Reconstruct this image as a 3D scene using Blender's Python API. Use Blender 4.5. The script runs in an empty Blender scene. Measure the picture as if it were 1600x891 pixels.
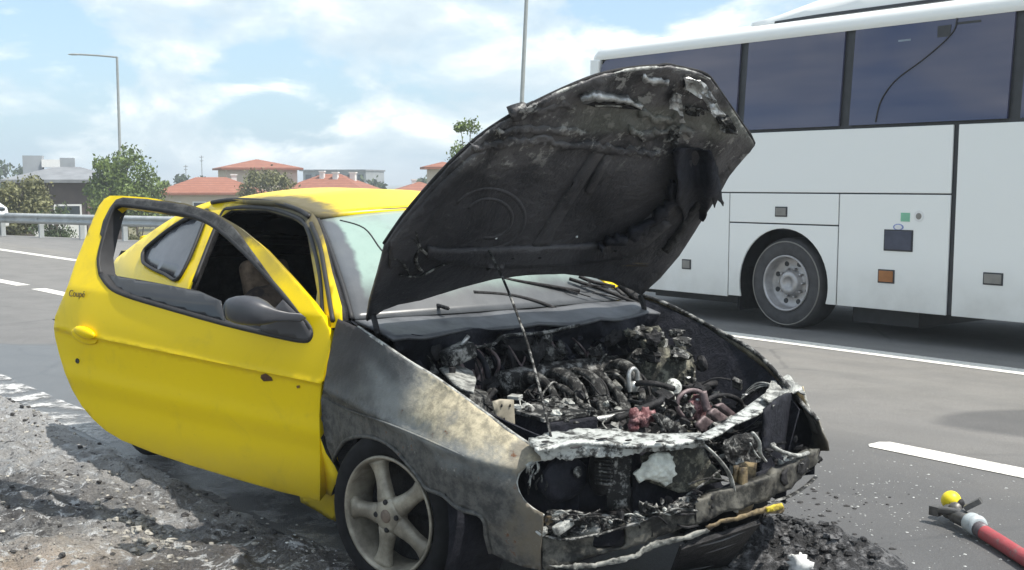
import bpy, bmesh, math, random
from mathutils import Vector, Matrix, noise as mnoise
from mathutils.geometry import delaunay_2d_cdt
R = math.radians
random.seed(7)
SC = bpy.context.scene
COL = SC.collection

# ------------------------------------------------------------------ camera
F, PX, PY, CAMH = 1900.0, 800.0, 508.0, 1.464           # focal length and principal point in photo pixels (1600x891)
TH = math.atan(221 / F)
CAM = Vector((0, 0, CAMH))
cd = bpy.data.cameras.new('camera')
cam = bpy.data.objects.new('camera', cd); COL.objects.link(cam)
cam.location = CAM
cam.rotation_euler = (R(90) - TH, 0, 0)
cd.sensor_fit = 'HORIZONTAL'; cd.sensor_width = 36.0
cd.lens = 36.0 * F / 1600.0
cd.shift_y = (PY - 445.5) / 1600.0
cd.clip_start = 0.05; cd.clip_end = 6000
SC.camera = cam

# ------------------------------------------------------------------ road / car frames
AZ = math.atan2(1500, F / math.cos(TH))
U = Vector((math.sin(AZ), -math.cos(AZ), 0)); V = Vector((math.cos(AZ), math.sin(AZ), 0)); W = Vector((0, 0, 1))
BETA, PIT = R(53.7), .032
fw0 = Vector((math.cos(BETA), -math.sin(BETA), 0)); LF = Vector((math.sin(BETA), math.cos(BETA), 0))
cp, sp = 1 / math.hypot(1, PIT), PIT / math.hypot(1, PIT)
FW = fw0 * cp - W * sp; UP = W * cp + fw0 * sp
CO = Vector((.231, 4.649, 0))
CARM = Matrix(((FW.x, LF.x, UP.x, CO.x), (FW.y, LF.y, UP.y, CO.y), (FW.z, LF.z, UP.z, CO.z), (0, 0, 0, 1)))

# ------------------------------------------------------------------ world, sun, exposure
sun_h = fw0 * .45 + LF * .30
SUN_DIR = (sun_h + W * 1.0).normalized()
SUN_EL = math.asin(SUN_DIR.z)
SUN_ROT = math.atan2(SUN_DIR.x, SUN_DIR.y)
wd = bpy.data.worlds.new('World'); SC.world = wd; wd.use_nodes = True
nt = wd.node_tree; N = nt.nodes; L = nt.links
for n in list(N): N.remove(n)
wo = N.new('ShaderNodeOutputWorld'); bg = N.new('ShaderNodeBackground'); bg.inputs[1].default_value = .12
sky = N.new('ShaderNodeTexSky'); sky.sky_type = 'NISHITA'; sky.sun_disc = False
sky.sun_elevation = SUN_EL; sky.sun_rotation = SUN_ROT; sky.dust_density = 1.4; sky.air_density = 1.0; sky.ozone_density = 1.5
tc = N.new('ShaderNodeTexCoord')
def wnoise(scale, detail, rough, loc, sc):
    mp = N.new('ShaderNodeMapping'); mp.inputs['Scale'].default_value = sc; mp.inputs['Location'].default_value = loc
    L.new(tc.outputs['Generated'], mp.inputs[0])
    t = N.new('ShaderNodeTexNoise'); t.inputs['Scale'].default_value = scale; t.inputs['Detail'].default_value = detail
    t.inputs['Roughness'].default_value = rough; t.inputs['Distortion'].default_value = .3
    L.new(mp.outputs[0], t.inputs['Vector']); return t.outputs['Fac']
def wramp(fac, stops):
    r = N.new('ShaderNodeValToRGB'); e = r.color_ramp.elements
    while len(e) < len(stops): e.new(.5)
    for k, (p, c) in enumerate(stops): e[k].position = p; e[k].color = (*c, 1) if len(c) == 3 else c
    L.new(fac, r.inputs[0]); return r.outputs[0]
def wmix(fac, a, b):
    m = N.new('ShaderNodeMix'); m.data_type = 'RGBA'
    L.new(fac, m.inputs[0]) if hasattr(fac, 'is_linked') else setattr(m.inputs[0], 'default_value', fac)
    for s, q in ((6, a), (7, b)):
        if hasattr(q, 'is_linked'): L.new(q, m.inputs[s])
        else: m.inputs[s].default_value = (*q, 1)
    return m.outputs[2]
def wmath(op, a, b):
    m = N.new('ShaderNodeMath'); m.operation = op
    for k, q in enumerate((a, b)):
        if hasattr(q, 'is_linked'): L.new(q, m.inputs[k])
        else: m.inputs[k].default_value = q
    return m.outputs[0]
CS = (1, 1, 2.1); CL = (.37, .21, .33)
puff = wnoise(8.5, 9, .56, CL, CS); above = wnoise(8.5, 9, .56, (CL[0], CL[1], CL[2] + .055), CS); broad = wnoise(2.4, 4, .5, (.9, .1, .4), (1, 1, 2.0))
cover = wramp(wmath('ADD', wmath('MULTIPLY', puff, .62), wmath('MULTIPLY', broad, .38)), [(.44, (0, 0, 0)), (.485, (.65, .65, .65)), (.56, (1, 1, 1))])
litf = wmath('ADD', wmath('MULTIPLY', wmath('SUBTRACT', puff, above), 1.5), wmath('ADD', wmath('MULTIPLY', wmath('SUBTRACT', puff, .5), -.5), .5))
shade = wramp(litf, [(.30, (3.5, 4.2, 4.7)), (.48, (4.2, 4.85, 5.2)), (.62, (5.4, 5.9, 6.0)), (.76, (8.0, 8.1, 7.9))])
sepd = N.new('ShaderNodeSeparateXYZ'); L.new(tc.outputs['Generated'], sepd.inputs[0])
# thin bright haze that all skies have low over the horizon
lowz = wramp(sepd.outputs['Z'], [(.0, (.62, .62, .62)), (.22, (.0, .0, .0))])
blue = wmix(lowz, sky.outputs[0], (2.1, 3.7, 5.2))
L.new(wmix(cover, blue, shade), bg.inputs[0]); L.new(bg.outputs[0], wo.inputs[0])

sl = bpy.data.lights.new('sun', 'SUN'); sl.energy = 3.5; sl.angle = R(.6); sl.color = (1, .955, .87)
so = bpy.data.objects.new('sun', sl); COL.objects.link(so)
so.rotation_euler = SUN_DIR.to_track_quat('Z', 'Y').to_euler()
SC.view_settings.view_transform = 'Standard'; SC.view_settings.look = 'None'
SC.view_settings.exposure = .76; SC.view_settings.gamma = 1.0; SC.view_settings.use_curve_mapping = False
SC.cycles.max_bounces = 6; SC.cycles.caustics_reflective = False; SC.cycles.caustics_refractive = False
SC.cycles.use_denoising = True

# ------------------------------------------------------------------ photo pixel -> place helpers
def ray(x, y):
    a, b, c = x - PX, PY - y, F
    return Vector((a, c * math.cos(TH) + b * math.sin(TH), b * math.cos(TH) - c * math.sin(TH)))
def hit(x, y, p0, n):
    r = ray(x, y); return CAM + r * ((p0 - CAM).dot(n) / r.dot(n))
def ground(x, y, z=0.0): return hit(x, y, Vector((0, 0, z)), W)
def toc(p):
    d = p - CO; return Vector((d.dot(FW), d.dot(LF), d.dot(UP)))
def tow(c): return CO + FW * c[0] + LF * c[1] + UP * c[2]
def KY(x, y, Y): return toc(hit(x, y, CO + LF * Y, LF))
def KX(x, y, X): return toc(hit(x, y, CO + FW * X, FW))
def KZ(x, y, Z): return toc(hit(x, y, CO + UP * Z, UP))
def proj(c): # car-frame point to photo pixel
    p = tow(c) - CAM; cc = p.y * math.cos(TH) - p.z * math.sin(TH); b = p.y * math.sin(TH) + p.z * math.cos(TH)
    return (PX + F * p.x / cc, PY - F * b / cc)
def at_dist(x, y, D): # world point of a pixel at forward distance D
    r = ray(x, y); return CAM + r * (D / r.y)

# ------------------------------------------------------------------ object helpers
def link(name, me, m=None, parent=None, smooth=False):
    o = bpy.data.objects.new(name, me); COL.objects.link(o)
    if m is not None:
        for q in (m if isinstance(m, (list, tuple)) else [m]): me.materials.append(q)
    if parent is not None: o.parent = parent
    if smooth:
        me.polygons.foreach_set('use_smooth', [True] * len(me.polygons))
    return o
def tag(o, label=None, cat=None, group=None, kind=None):
    if label: o['label'] = label
    if cat: o['category'] = cat
    if group: o['group'] = group
    if kind: o['kind'] = kind
    return o
def empty(name, mat=None, loc=None, rz=0, label=None, cat=None, group=None):
    o = bpy.data.objects.new(name, None); COL.objects.link(o); o.empty_display_size = .2
    if mat is not None: o.matrix_world = mat
    elif loc is not None: o.location = loc; o.rotation_euler = (0, 0, rz)
    return tag(o, label, cat, group)
def bevel(o, w=.005, seg=2, ang=40):
    b = o.modifiers.new('bevel', 'BEVEL'); b.width = w; b.segments = seg; b.limit_method = 'ANGLE'; b.angle_limit = R(ang); return o
def catmull(pts, n=6):
    pts = [Vector(p) for p in pts]
    if len(pts) < 3: return pts
    out = []
    for i in range(len(pts) - 1):
        p0 = pts[max(i - 1, 0)]; p1 = pts[i]; p2 = pts[i + 1]; p3 = pts[min(i + 2, len(pts) - 1)]
        for k in range(n):
            t = k / n
            out.append(.5 * ((2 * p1) + (p2 - p0) * t + (2 * p0 - 5 * p1 + 4 * p2 - p3) * t * t + (3 * p1 - p0 - 3 * p2 + p3) * t ** 3))
    out.append(pts[-1]); return out
class MB:
    def __init__(s): s.v = []; s.f = []
    def add(s, vs, fs):
        k = len(s.v); s.v += [tuple(p) for p in vs]; s.f += [tuple(i + k for i in f) for f in fs]; return s
    def box(s, c, d, rot=None):
        c = Vector(c); h = Vector(d) / 2
        vs = [Vector((x * h.x, y * h.y, z * h.z)) for x in (-1, 1) for y in (-1, 1) for z in (-1, 1)]
        if rot is not None: vs = [rot @ p for p in vs]
        return s.add([c + p for p in vs], [(0, 1, 3, 2), (4, 6, 7, 5), (0, 4, 5, 1), (2, 3, 7, 6), (0, 2, 6, 4), (1, 5, 7, 3)])
    def tube(s, pts, r, seg=8, n=5, caps=True, flat=1.0):
        P = catmull(pts, n); m = len(P)
        rr = r if callable(r) else (lambda t: r)
        t0 = (P[1] - P[0]).normalized()
        a = t0.cross(Vector((0, 0, 1)) if abs(t0.z) < .9 else Vector((1, 0, 0))).normalized()
        vs = []
        for i, p in enumerate(P):
            t = (P[min(i + 1, m - 1)] - P[max(i - 1, 0)])
            if t.length < 1e-9: t = t0.copy()
            t.normalize(); a = (a - t * a.dot(t)).normalized(); b = t.cross(a)
            q = rr(i / (m - 1))
            for k in range(seg):
                w = 2 * math.pi * k / seg; vs.append(p + a * math.cos(w) * q + b * math.sin(w) * q * flat)
        fs = [(i * seg + k, i * seg + (k + 1) % seg, (i + 1) * seg + (k + 1) % seg, (i + 1) * seg + k) for i in range(m - 1) for k in range(seg)]
        if caps: fs += [tuple(range(seg))[::-1], tuple((m - 1) * seg + k for k in range(seg))]
        return s.add(vs, fs)
    def lathe(s, prof, M=None, seg=32, close=False): # profile (r, h) round the z axis, then matrix M
        M = M or Matrix.Identity(4); m = len(prof)
        vs = [M @ Vector((r * math.cos(2 * math.pi * k / seg), r * math.sin(2 * math.pi * k / seg), h)) for r, h in prof for k in range(seg)]
        fs = [(i * seg + k, i * seg + (k + 1) % seg, (i + 1) * seg + (k + 1) % seg, (i + 1) * seg + k) for i in range(m - 1) for k in range(seg)]
        if close: fs += [((m - 1) * seg + k, (m - 1) * seg + (k + 1) % seg, (k + 1) % seg, k) for k in range(seg)]
        return s.add(vs, fs)
    def prism(s, poly, fn, a, b): # polygon (p,q) extruded from depth a to b by fn(p,q,depth)
        n = len(poly); vs = [fn(p, q, a) for p, q in poly] + [fn(p, q, b) for p, q in poly]
        return s.add(vs, [tuple(range(n))[::-1], tuple(range(n, 2 * n))] + [(i, (i + 1) % n, n + (i + 1) % n, n + i) for i in range(n)])
    def grid(s, fn, nu, nv): # fn(u,v) for u,v in 0..1
        vs = [fn(i / nu, j / nv) for i in range(nu + 1) for j in range(nv + 1)]
        return s.add(vs, [(i * (nv + 1) + j, (i + 1) * (nv + 1) + j, (i + 1) * (nv + 1) + j + 1, i * (nv + 1) + j + 1) for i in range(nu) for j in range(nv)])
    def blob(s, c, d, seed=0, amp=.25, seg=10, rings=6, rot=None, freq=2.0): # lumpy ellipsoid
        c = Vector(c); d = Vector(d) / 2; vs = []
        for i in range(rings + 1):
            ph = math.pi * i / rings
            for k in range(seg):
                w = 2 * math.pi * k / seg; q = Vector((math.sin(ph) * math.cos(w), math.sin(ph) * math.sin(w), math.cos(ph)))
                q *= 1 + amp * mnoise.noise(q * freq + Vector((seed * 7.3, seed * 3.1, seed)))
                q = Vector((q.x * d.x, q.y * d.y, q.z * d.z))
                vs.append(c + (rot @ q if rot is not None else q))
        return s.add(vs, [(i * seg + k, i * seg + (k + 1) % seg, (i + 1) * seg + (k + 1) % seg, (i + 1) * seg + k) for i in range(rings) for k in range(seg)])
    def mesh(s, name):
        me = bpy.data.meshes.new(name); me.from_pydata(s.v, [], s.f); me.update()
        bm = bmesh.new(); bm.from_mesh(me); bmesh.ops.remove_doubles(bm, verts=bm.verts, dist=1e-6)
        bmesh.ops.recalc_face_normals(bm, faces=bm.faces); bm.to_mesh(me); bm.free(); return me
    def build(s, name, m=None, parent=None, smooth=False, bev=None):
        o = link(name, s.mesh(name), m, parent, smooth)
        if bev: bevel(o, bev)
        return o
def inside(p, poly):
    x, y = p; c = False; n = len(poly)
    for i in range(n):
        x1, y1 = poly[i]; x2, y2 = poly[i - 1]
        if (y1 > y) != (y2 > y) and x < (x2 - x1) * (y - y1) / (y2 - y1) + x1: c = not c
    return c
def dens(poly, step):
    out = []
    for i in range(len(poly)):
        a, b = Vector(poly[i]), Vector(poly[(i + 1) % len(poly)]); n = max(1, int((b - a).length / step + .5))
        out += [tuple(a + (b - a) * (k / n)) for k in range(n)]
    return out
def rounded(poly, n=4): # smooth closed outline through the points
    P = [Vector((*p, 0)) for p in poly]; m = len(P); out = []
    for i in range(m):
        p0, p1, p2, p3 = P[i - 1], P[i], P[(i + 1) % m], P[(i + 2) % m]
        for k in range(n):
            t = k / n; q = .5 * ((2 * p1) + (p2 - p0) * t + (2 * p0 - 5 * p1 + 4 * p2 - p3) * t * t + (3 * p1 - p0 - 3 * p2 + p3) * t ** 3)
            out.append((q.x, q.y))
    return out
def panel(name, poly, fn, step, m, parent, thick=.004, holes=(), toward=None, smooth=True, jag=0, seams=()):
    """A sheet: outline (2-D) filled with triangles, bent to the surface fn(p, q), given thickness away from `toward`."""
    B = dens(poly, step); H = [dens(h, step) for h in holes]
    if jag: B = [(p[0] + random.uniform(-jag, jag), p[1] + random.uniform(-jag, jag)) for p in B]
    pts = [Vector(p) for p in B]; edges = [(i, (i + 1) % len(B)) for i in range(len(B))]
    for h in H:
        k = len(pts); pts += [Vector(p) for p in h]; edges += [(k + i, k + (i + 1) % len(h)) for i in range(len(h))]
    for q in seams:
        q = [Vector(p) for p in q if inside(p, B) and not any(inside(p, h) for h in H)]; k = len(pts); pts += q; edges += [(k + i, k + i + 1) for i in range(len(q) - 1)]
    x0, x1 = min(p[0] for p in B), max(p[0] for p in B); y0, y1 = min(p[1] for p in B), max(p[1] for p in B)
    edge_pts = list(pts)
    cell = {}
    for q in edge_pts: cell.setdefault((int(q.x // step), int(q.y // step)), []).append(q)
    y = y0 + step / 2; row = 0
    while y < y1:
        x = x0 + step / 2 + (step / 2 if row % 2 else 0)
        while x < x1:
            if inside((x, y), B) and not any(inside((x, y), h) for h in H):
                cx, cy = int(x // step), int(y // step)
                if all((q - Vector((x, y))).length > step * .5 for i in (-1, 0, 1) for j in (-1, 0, 1) for q in cell.get((cx + i, cy + j), ())):
                    pts.append(Vector((x, y)))
            x += step
        y += step * .87; row += 1
    vo, eo, fo, *_ = delaunay_2d_cdt(pts, edges, [], 0, 1e-7)
    fs = []
    for f in fo:
        c = sum((Vector(vo[i]) for i in f), Vector((0, 0))) / len(f)
        if inside(c, B) and not any(inside(c, h) for h in H): fs.append(tuple(f))
    vs = [Vector(fn(p[0], p[1])) for p in vo]
    toward = toward if toward is not None else toc(CAM)
    s = 0
    for f in fs:
        a, b, c = vs[f[0]], vs[f[1]], vs[f[2]]; n = (b - a).cross(c - a); s += n.dot(toward - a)
    if s < 0: fs = [f[::-1] for f in fs]
    me = bpy.data.meshes.new(name); me.from_pydata([tuple(v) for v in vs], [], fs); me.update()
    bm = bmesh.new(); bm.from_mesh(me); bmesh.ops.delete(bm, geom=[v for v in bm.verts if not v.link_faces], context='VERTS'); bm.to_mesh(me); bm.free()
    o = link(name, me, m, parent, smooth)
    if thick:
        sd = o.modifiers.new('thickness', 'SOLIDIFY'); sd.thickness = thick; sd.offset = -1
        if isinstance(m, (list, tuple)): sd.material_offset = 1
    return o
def copy_tree(o, parent=None):
    c = o.copy(); COL.objects.link(c)
    if parent is not None: c.parent = parent
    for ch in list(o.children): copy_tree(ch, c)
    return c

# ------------------------------------------------------------------ material helpers
class Mt:
    def __init__(s, name, color=(.5, .5, .5), rough=.6, metal=0.0, spec=.5, coat=0.0, coord='Object'):
        s.m = bpy.data.materials.new(name); s.m.use_nodes = True; s.t = s.m.node_tree
        s.b = s.t.nodes['Principled BSDF']; s.tc = s.t.nodes.new('ShaderNodeTexCoord'); s.co = s.tc.outputs[coord]
        s.set('Base Color', color); s.set('Roughness', rough); s.set('Metallic', metal); s.set('Specular IOR Level', spec); s.set('Coat Weight', coat)
        if coat: s.set('Coat Roughness', .08)
    def set(s, k, v):
        i = s.b.inputs[k]
        if hasattr(v, 'is_linked'): s.t.links.new(v, i)
        elif isinstance(v, tuple): i.default_value = (*v, 1)
        else: i.default_value = v
        return s
    def node(s, typ, **kw):
        n = s.t.nodes.new(typ)
        for k, v in kw.items(): setattr(n, k, v)
        return n
    def put(s, i, v):
        if hasattr(v, 'is_linked'): s.t.links.new(v, i)
        elif isinstance(v, tuple) and len(v) == 3 and i.type == 'RGBA': i.default_value = (*v, 1)
        else: i.default_value = v
    def noise(s, scale, detail=5, rough=.55, stretch=(1, 1, 1), off=(0, 0, 0), dist=0.0):
        mp = s.node('ShaderNodeMapping'); mp.inputs['Scale'].default_value = stretch; mp.inputs['Location'].default_value = off
        s.t.links.new(s.co, mp.inputs[0]); n = s.node('ShaderNodeTexNoise')
        n.inputs['Scale'].default_value = scale; n.inputs['Detail'].default_value = detail; n.inputs['Roughness'].default_value = rough; n.inputs['Distortion'].default_value = dist
        s.t.links.new(mp.outputs[0], n.inputs['Vector']); return n.outputs['Fac']
    def voro(s, scale, feature='F1', out='Distance', stretch=(1, 1, 1)):
        mp = s.node('ShaderNodeMapping'); mp.inputs['Scale'].default_value = stretch; s.t.links.new(s.co, mp.inputs[0])
        n = s.node('ShaderNodeTexVoronoi', feature=feature); n.inputs['Scale'].default_value = scale
        s.t.links.new(mp.outputs[0], n.inputs['Vector']); return n.outputs[out]
    def ramp(s, fac, stops, interp='LINEAR'):
        r = s.node('ShaderNodeValToRGB'); e = r.color_ramp.elements; r.color_ramp.interpolation = interp
        while len(e) < len(stops): e.new(.5)
        for k, (p, c) in enumerate(stops):
            c = (c, c, c) if not isinstance(c, tuple) else c
            e[k].position = p; e[k].color = (*c, 1)
        s.t.links.new(fac, r.inputs[0]); return r.outputs[0]
    def mix(s, fac, a, b, mode='MIX'):
        n = s.node('ShaderNodeMix', data_type='RGBA', blend_type=mode); s.put(n.inputs[0], fac); s.put(n.inputs[6], a); s.put(n.inputs[7], b); return n.outputs[2]
    def math(s, op, a, b=0.0, clamp=False):
        n = s.node('ShaderNodeMath', operation=op, use_clamp=clamp); s.put(n.inputs[0], a); s.put(n.inputs[1], b); return n.outputs[0]
    def dot(s, vec, off=0.0): # linear function of position
        n = s.node('ShaderNodeVectorMath', operation='DOT_PRODUCT'); s.t.links.new(s.co, n.inputs[0]); n.inputs[1].default_value = vec
        return s.math('ADD', n.outputs['Value'], off)
    def dist(s, c, stretch=(1, 1, 1)):
        mp = s.node('ShaderNodeMapping'); mp.inputs['Scale'].default_value = stretch
        mp.inputs['Location'].default_value = tuple(-a * b for a, b in zip(c, stretch)); s.t.links.new(s.co, mp.inputs[0])
        n = s.node('ShaderNodeVectorMath', operation='LENGTH'); s.t.links.new(mp.outputs[0], n.inputs[0]); return n.outputs['Value']
    def step(s, x, a, b): # smooth 0..1 between a and b
        n = s.node('ShaderNodeMapRange', interpolation_type='SMOOTHSTEP'); s.put(n.inputs[0], x); n.inputs[1].default_value = a; n.inputs[2].default_value = b; return n.outputs[0]
    def bump(s, h, strength=.5, dist=.01):
        n = s.node('ShaderNodeBump'); n.inputs['Strength'].default_value = strength; n.inputs['Distance'].default_value = dist
        s.t.links.new(h, n.inputs['Height']); prev = s.b.inputs['Normal']
        if prev.is_linked: s.t.links.new(prev.links[0].from_socket, n.inputs['Normal'])
        s.t.links.new(n.outputs[0], s.b.inputs['Normal']); return s
def plain(name, color, rough=.6, metal=0.0, var=.25, scale=8, spec=.5, coat=0.0, bump=0.0):
    k = Mt(name, color, rough, metal, spec, coat)
    lo = tuple(c * (1 - var) for c in color); hi = tuple(min(1, c * (1 + var)) for c in color)
    k.set('Base Color', k.ramp(k.noise(scale, 5, .6), [(.3, lo), (.7, hi)]))
    if bump: k.bump(k.noise(scale * 6, 4, .6), bump, .004)
    return k.m

# ================================================================== SETTING
def uv_to(u, v, z=0.0): return U * u + V * v + W * z
def rail_pt(t): return Vector((-9.05 + 5.05 * t, 30.6 - 3.4 * t, 0))
RD = Vector((5.05, -3.4, 0)).normalized(); RNORM = Vector((-RD.y, RD.x, 0))      # RNORM points away from the road
EDGE = 2.32                                                                    # v of the asphalt's near edge

# terrain: one sheet to the horizon; it falls away behind the guardrail
kg = Mt('dry_grass_ground', (.2, .18, .1), .95)
n1 = kg.noise(.25, 6, .65); n2 = kg.noise(3.0, 5, .7)
kg.set('Base Color', kg.mix(n2, kg.ramp(n1, [(.3, (.10, .11, .045)), (.5, (.19, .17, .09)), (.7, (.28, .24, .15))]), (.12, .11, .06)))
kg.bump(n2, .6, .08)
def terr(x, y):
    p = Vector((x, y, 0)); d = (p - rail_pt(0)).dot(RNORM)
    z = -.06
    if d > 1.5: z -= min(1.0, (d - 1.5) / 14) * 2.4
    if d > 120: z += (d - 120) * .0008
    return Vector((x, y, z))
xs = [-3000, -1500, -700, -350, -200] + [-140 + 7 * i for i in range(41)] + [200, 350, 700, 1500, 3000]
ys = [-800, -300, -100, -40, -10] + [0 + 4 * i for i in range(41)] + [200, 260, 350, 500, 800, 1500, 3000]
g = MB(); g.add([terr(x, y) for x in xs for y in ys], [(i * len(ys) + j, (i + 1) * len(ys) + j, (i + 1) * len(ys) + j + 1, i * len(ys) + j + 1) for i in range(len(xs) - 1) for j in range(len(ys) - 1)])
tag(g.build('ground', kg.m, smooth=True), kind='structure')

# asphalt
ka = Mt('asphalt', (.2, .2, .2), .8)
vv = ka.dot(tuple(V)); uu = ka.dot(tuple(U))
big = ka.noise(.35, 5, .6, off=(3, 1, 0)); mid = ka.noise(2.2, 5, .65); fine = ka.noise(140, 3, .7); grit = ka.voro(170)
base = ka.ramp(ka.math('ADD', ka.math('MULTIPLY', vv, 1 / 16), ka.math('MULTIPLY', ka.math('SUBTRACT', big, .5), .07)),
               [(.15, (.165, .162, .160)), (.25, (.190, .184, .176)), (.36, (.225, .215, .200)), (.415, (.225, .214, .198)), (.462, (.235, .223, .202)), (.53, (.262, .246, .220)), (.56, (.24, .23, .215)), (.72, (.20, .20, .195))])
base = ka.mix(ka.math('MULTIPLY', fine, .8), base, ka.mix(ka.step(grit, .15, .5), (.34, .335, .32), (.085, .085, .088)))
cx_ = ka.node('ShaderNodeCombineXYZ'); ka.put(cx_.inputs[0], ka.math('MULTIPLY', uu, .10)); ka.put(cx_.inputs[1], vv)
sn = ka.node('ShaderNodeTexNoise'); sn.inputs['Scale'].default_value = 3.2; sn.inputs['Detail'].default_value = 5; ka.t.links.new(cx_.outputs[0], sn.inputs['Vector'])
base = ka.mix(ka.math('MULTIPLY', ka.step(sn.outputs['Fac'], .42, .66), .30), base, (.13, .128, .125))
base = ka.mix(ka.step(mid, .35, .75), base, ka.mix(.82, (0.02, .02, .02), base))
crk = ka.math('MULTIPLY', ka.math('SUBTRACT', 1.0, ka.step(ka.math('ADD', ka.voro(.55, 'DISTANCE_TO_EDGE'), ka.math('MULTIPLY', ka.math('SUBTRACT', ka.noise(6, 4, .7), .5), .06)), .004, .014)), ka.step(big, .42, .6))
base = ka.mix(ka.math('MULTIPLY', crk, .45), base, (.07, .07, .07))
# water run-off and soot round the wreck: darker and glossier
dcar = ka.dist((.45, 4.4, 0), (.30, .30, 0)); wetn = ka.math('ADD', dcar, ka.math('MULTIPLY', ka.math('SUBTRACT', ka.noise(1.1, 5, .6), .5), .9))
wet = ka.math('SUBTRACT', 1.0, ka.step(wetn, .55, 1.15))
dleft = ka.dist((-3.4, 8.2, 0), (.24, .30, 0)); wet2 = ka.math('SUBTRACT', 1.0, ka.step(ka.math('ADD', dleft, ka.math('MULTIPLY', ka.math('SUBTRACT', ka.noise(.8, 4, .6, off=(9, 2, 0)), .5), .6)), .85, 1.0))
dst = ka.dist((3.55, 7.35, 0), (1.0, 1.9, 0)); dark_patch = ka.math('SUBTRACT', 1.0, ka.step(ka.math('ADD', dst, ka.math('MULTIPLY', ka.math('SUBTRACT', mid, .5), .35)), .82, 1.02))  # separate dark ellipse on the asphalt, edge broken by noise
wall_ = ka.math('MAXIMUM', ka.math('MULTIPLY', wet, .85), ka.math('MULTIPLY', wet2, .6)); wall_ = ka.math('MAXIMUM', wall_, ka.math('MULTIPLY', dark_patch, .85))
base = ka.mix(wall_, base, ka.mix(.6, base, (.035, .037, .042)))
ka.set('Base Color', base)
ka.set('Roughness', ka.math('SUBTRACT', .86, ka.math('MULTIPLY', ka.math('MAXIMUM', wet2, ka.math('MULTIPLY', wet, .55)), .5)))
ka.bump(fine, .55, .006); ka.bump(grit, .25, .004)
M_ASPH = ka.m
near = [uv_to(u, EDGE + .05 * mnoise.noise(Vector((u * .9, 0, 0))), 0) for u in [-58, -40, -30, -22, -18] + [-15 + .25 * i for i in range(80)] + [8, 14, 25, 40]]
far = [uv_to(40, 26), rail_pt(4) + RNORM * .5, rail_pt(2) + RNORM * .5, rail_pt(0) + RNORM * .5, rail_pt(-2) + RNORM * .5, rail_pt(-4.6) + RNORM * .5]
bm = bmesh.new(); bm.faces.new([bm.verts.new(p) for p in near + far]); bmesh.ops.triangulate(bm, faces=bm.faces)
me = bpy.data.meshes.new('road'); bm.to_mesh(me); bm.free()
tag(link('road', me, M_ASPH), kind='structure')

# painted markings (sheets 4 mm above the asphalt)
kp = Mt('road_paint', (.7, .69, .64), .7); w1 = kp.noise(26, 5, .7); w2 = kp.noise(4, 4, .6)
kp.set('Base Color', kp.mix(kp.math('MULTIPLY', kp.step(w1, .48, .66), kp.step(w2, .25, .6)), (.74, .72, .66), (.33, .32, .30))); kp.bump(w1, .2, .003)
def marking(name, u0, u1, v0, v1, w, z=.004, m=None, rnd=False, jag=0.0):
    n = max(2, int((u1 - u0) / (.04 if rnd else .3))); P = []
    for i in range(n + 1):
        t = i / n; ww = w
        if rnd: ww = w * min(1, math.sqrt(min(t, 1 - t) * (u1 - u0) / (w * .25) + .25))
        P.append((u0 + (u1 - u0) * t, v0 + (v1 - v0) * t, ww / 2))
    mb = MB(); mb.add([uv_to(u, v - h + jag * mnoise.noise(Vector((u * 3, 1, 0))), z) for u, v, h in P] + [uv_to(u, v + h + jag * mnoise.noise(Vector((u * 3, 5, 0))), z) for u, v, h in P], [(i, i + 1, n + 2 + i, n + 1 + i) for i in range(n)])
    return tag(mb.build(name, m or kp.m), kind='structure')
marking('lane_marking', -4.06, 1.5, 5.79, 5.72, .20, rnd=True)
marking('lane_marking', -23.5, -18.15, 5.12, 5.26, .20)
marking('lane_marking', -17.45, -13.2, 5.25, 5.30, .20)
marking('lane_marking', -30.4, -23.3, 7.75, 7.80, .20)
marking('lane_line', -15, 20, 8.98, 8.82, .28)
kf_ = Mt('worn_edge_paint', (.6, .6, .58), .75); q1 = kf_.noise(3.4, 7, .75); q2 = kf_.noise(45, 4, .7)
kf_.set('Base Color', kf_.mix(kf_.step(q1, .36, .60), (.16, .155, .15), kf_.mix(kf_.step(q2, .4, .7), (.70, .70, .69), (.30, .295, .29))))
uf = kf_.dot(tuple(U)); kf_.set('Alpha', kf_.math('MULTIPLY', kf_.step(kf_.math('ADD', kf_.math('MULTIPLY', q1, .8), kf_.math('MULTIPLY', kf_.noise(2.2, 4, .6, off=(3, 3, 0)), .25)), .46, .60), kf_.math('SUBTRACT', 1.0, kf_.math('MULTIPLY', kf_.step(uf, -8.6, -6.6), .6)))); kf_.bump(q2, .4, .004)
marking('edge_line', -40, 4, EDGE + .17, EDGE + .17, .26, m=kf_.m, jag=.05)

# dirt shoulder: dense displaced sheet on the near side of the asphalt
kd = Mt('scorched_shoulder_dirt', (.2, .18, .15), .9)
a1 = kd.noise(.9, 6, .62, off=(2, 4, 0)); a2 = kd.noise(7, 6, .7); a3 = kd.noise(60, 4, .75); a4 = kd.voro(38)
dv = kd.dot(tuple(V)); burn = kd.math('SUBTRACT', 1.0, kd.step(kd.math('ADD', kd.dist((-.55, 4.55, 0), (.62, .95, 0)), kd.math('MULTIPLY', kd.math('SUBTRACT', a1, .5), 1.3)), .55, .95))
band = kd.math('SUBTRACT', 1.0, kd.step(kd.math('ADD', kd.dist((-2.2, 5.45, 0), (.55, 2.8, 0)), kd.math('MULTIPLY', kd.math('SUBTRACT', a1, .5), 1.1)), .6, 1.05))
dry = kd.mix(kd.step(kd.math('ADD', kd.math('MULTIPLY', a2, .6), kd.math('MULTIPLY', a3, .4)), .44, .58), (.245, .242, .238), (.050, .049, .051))
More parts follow.
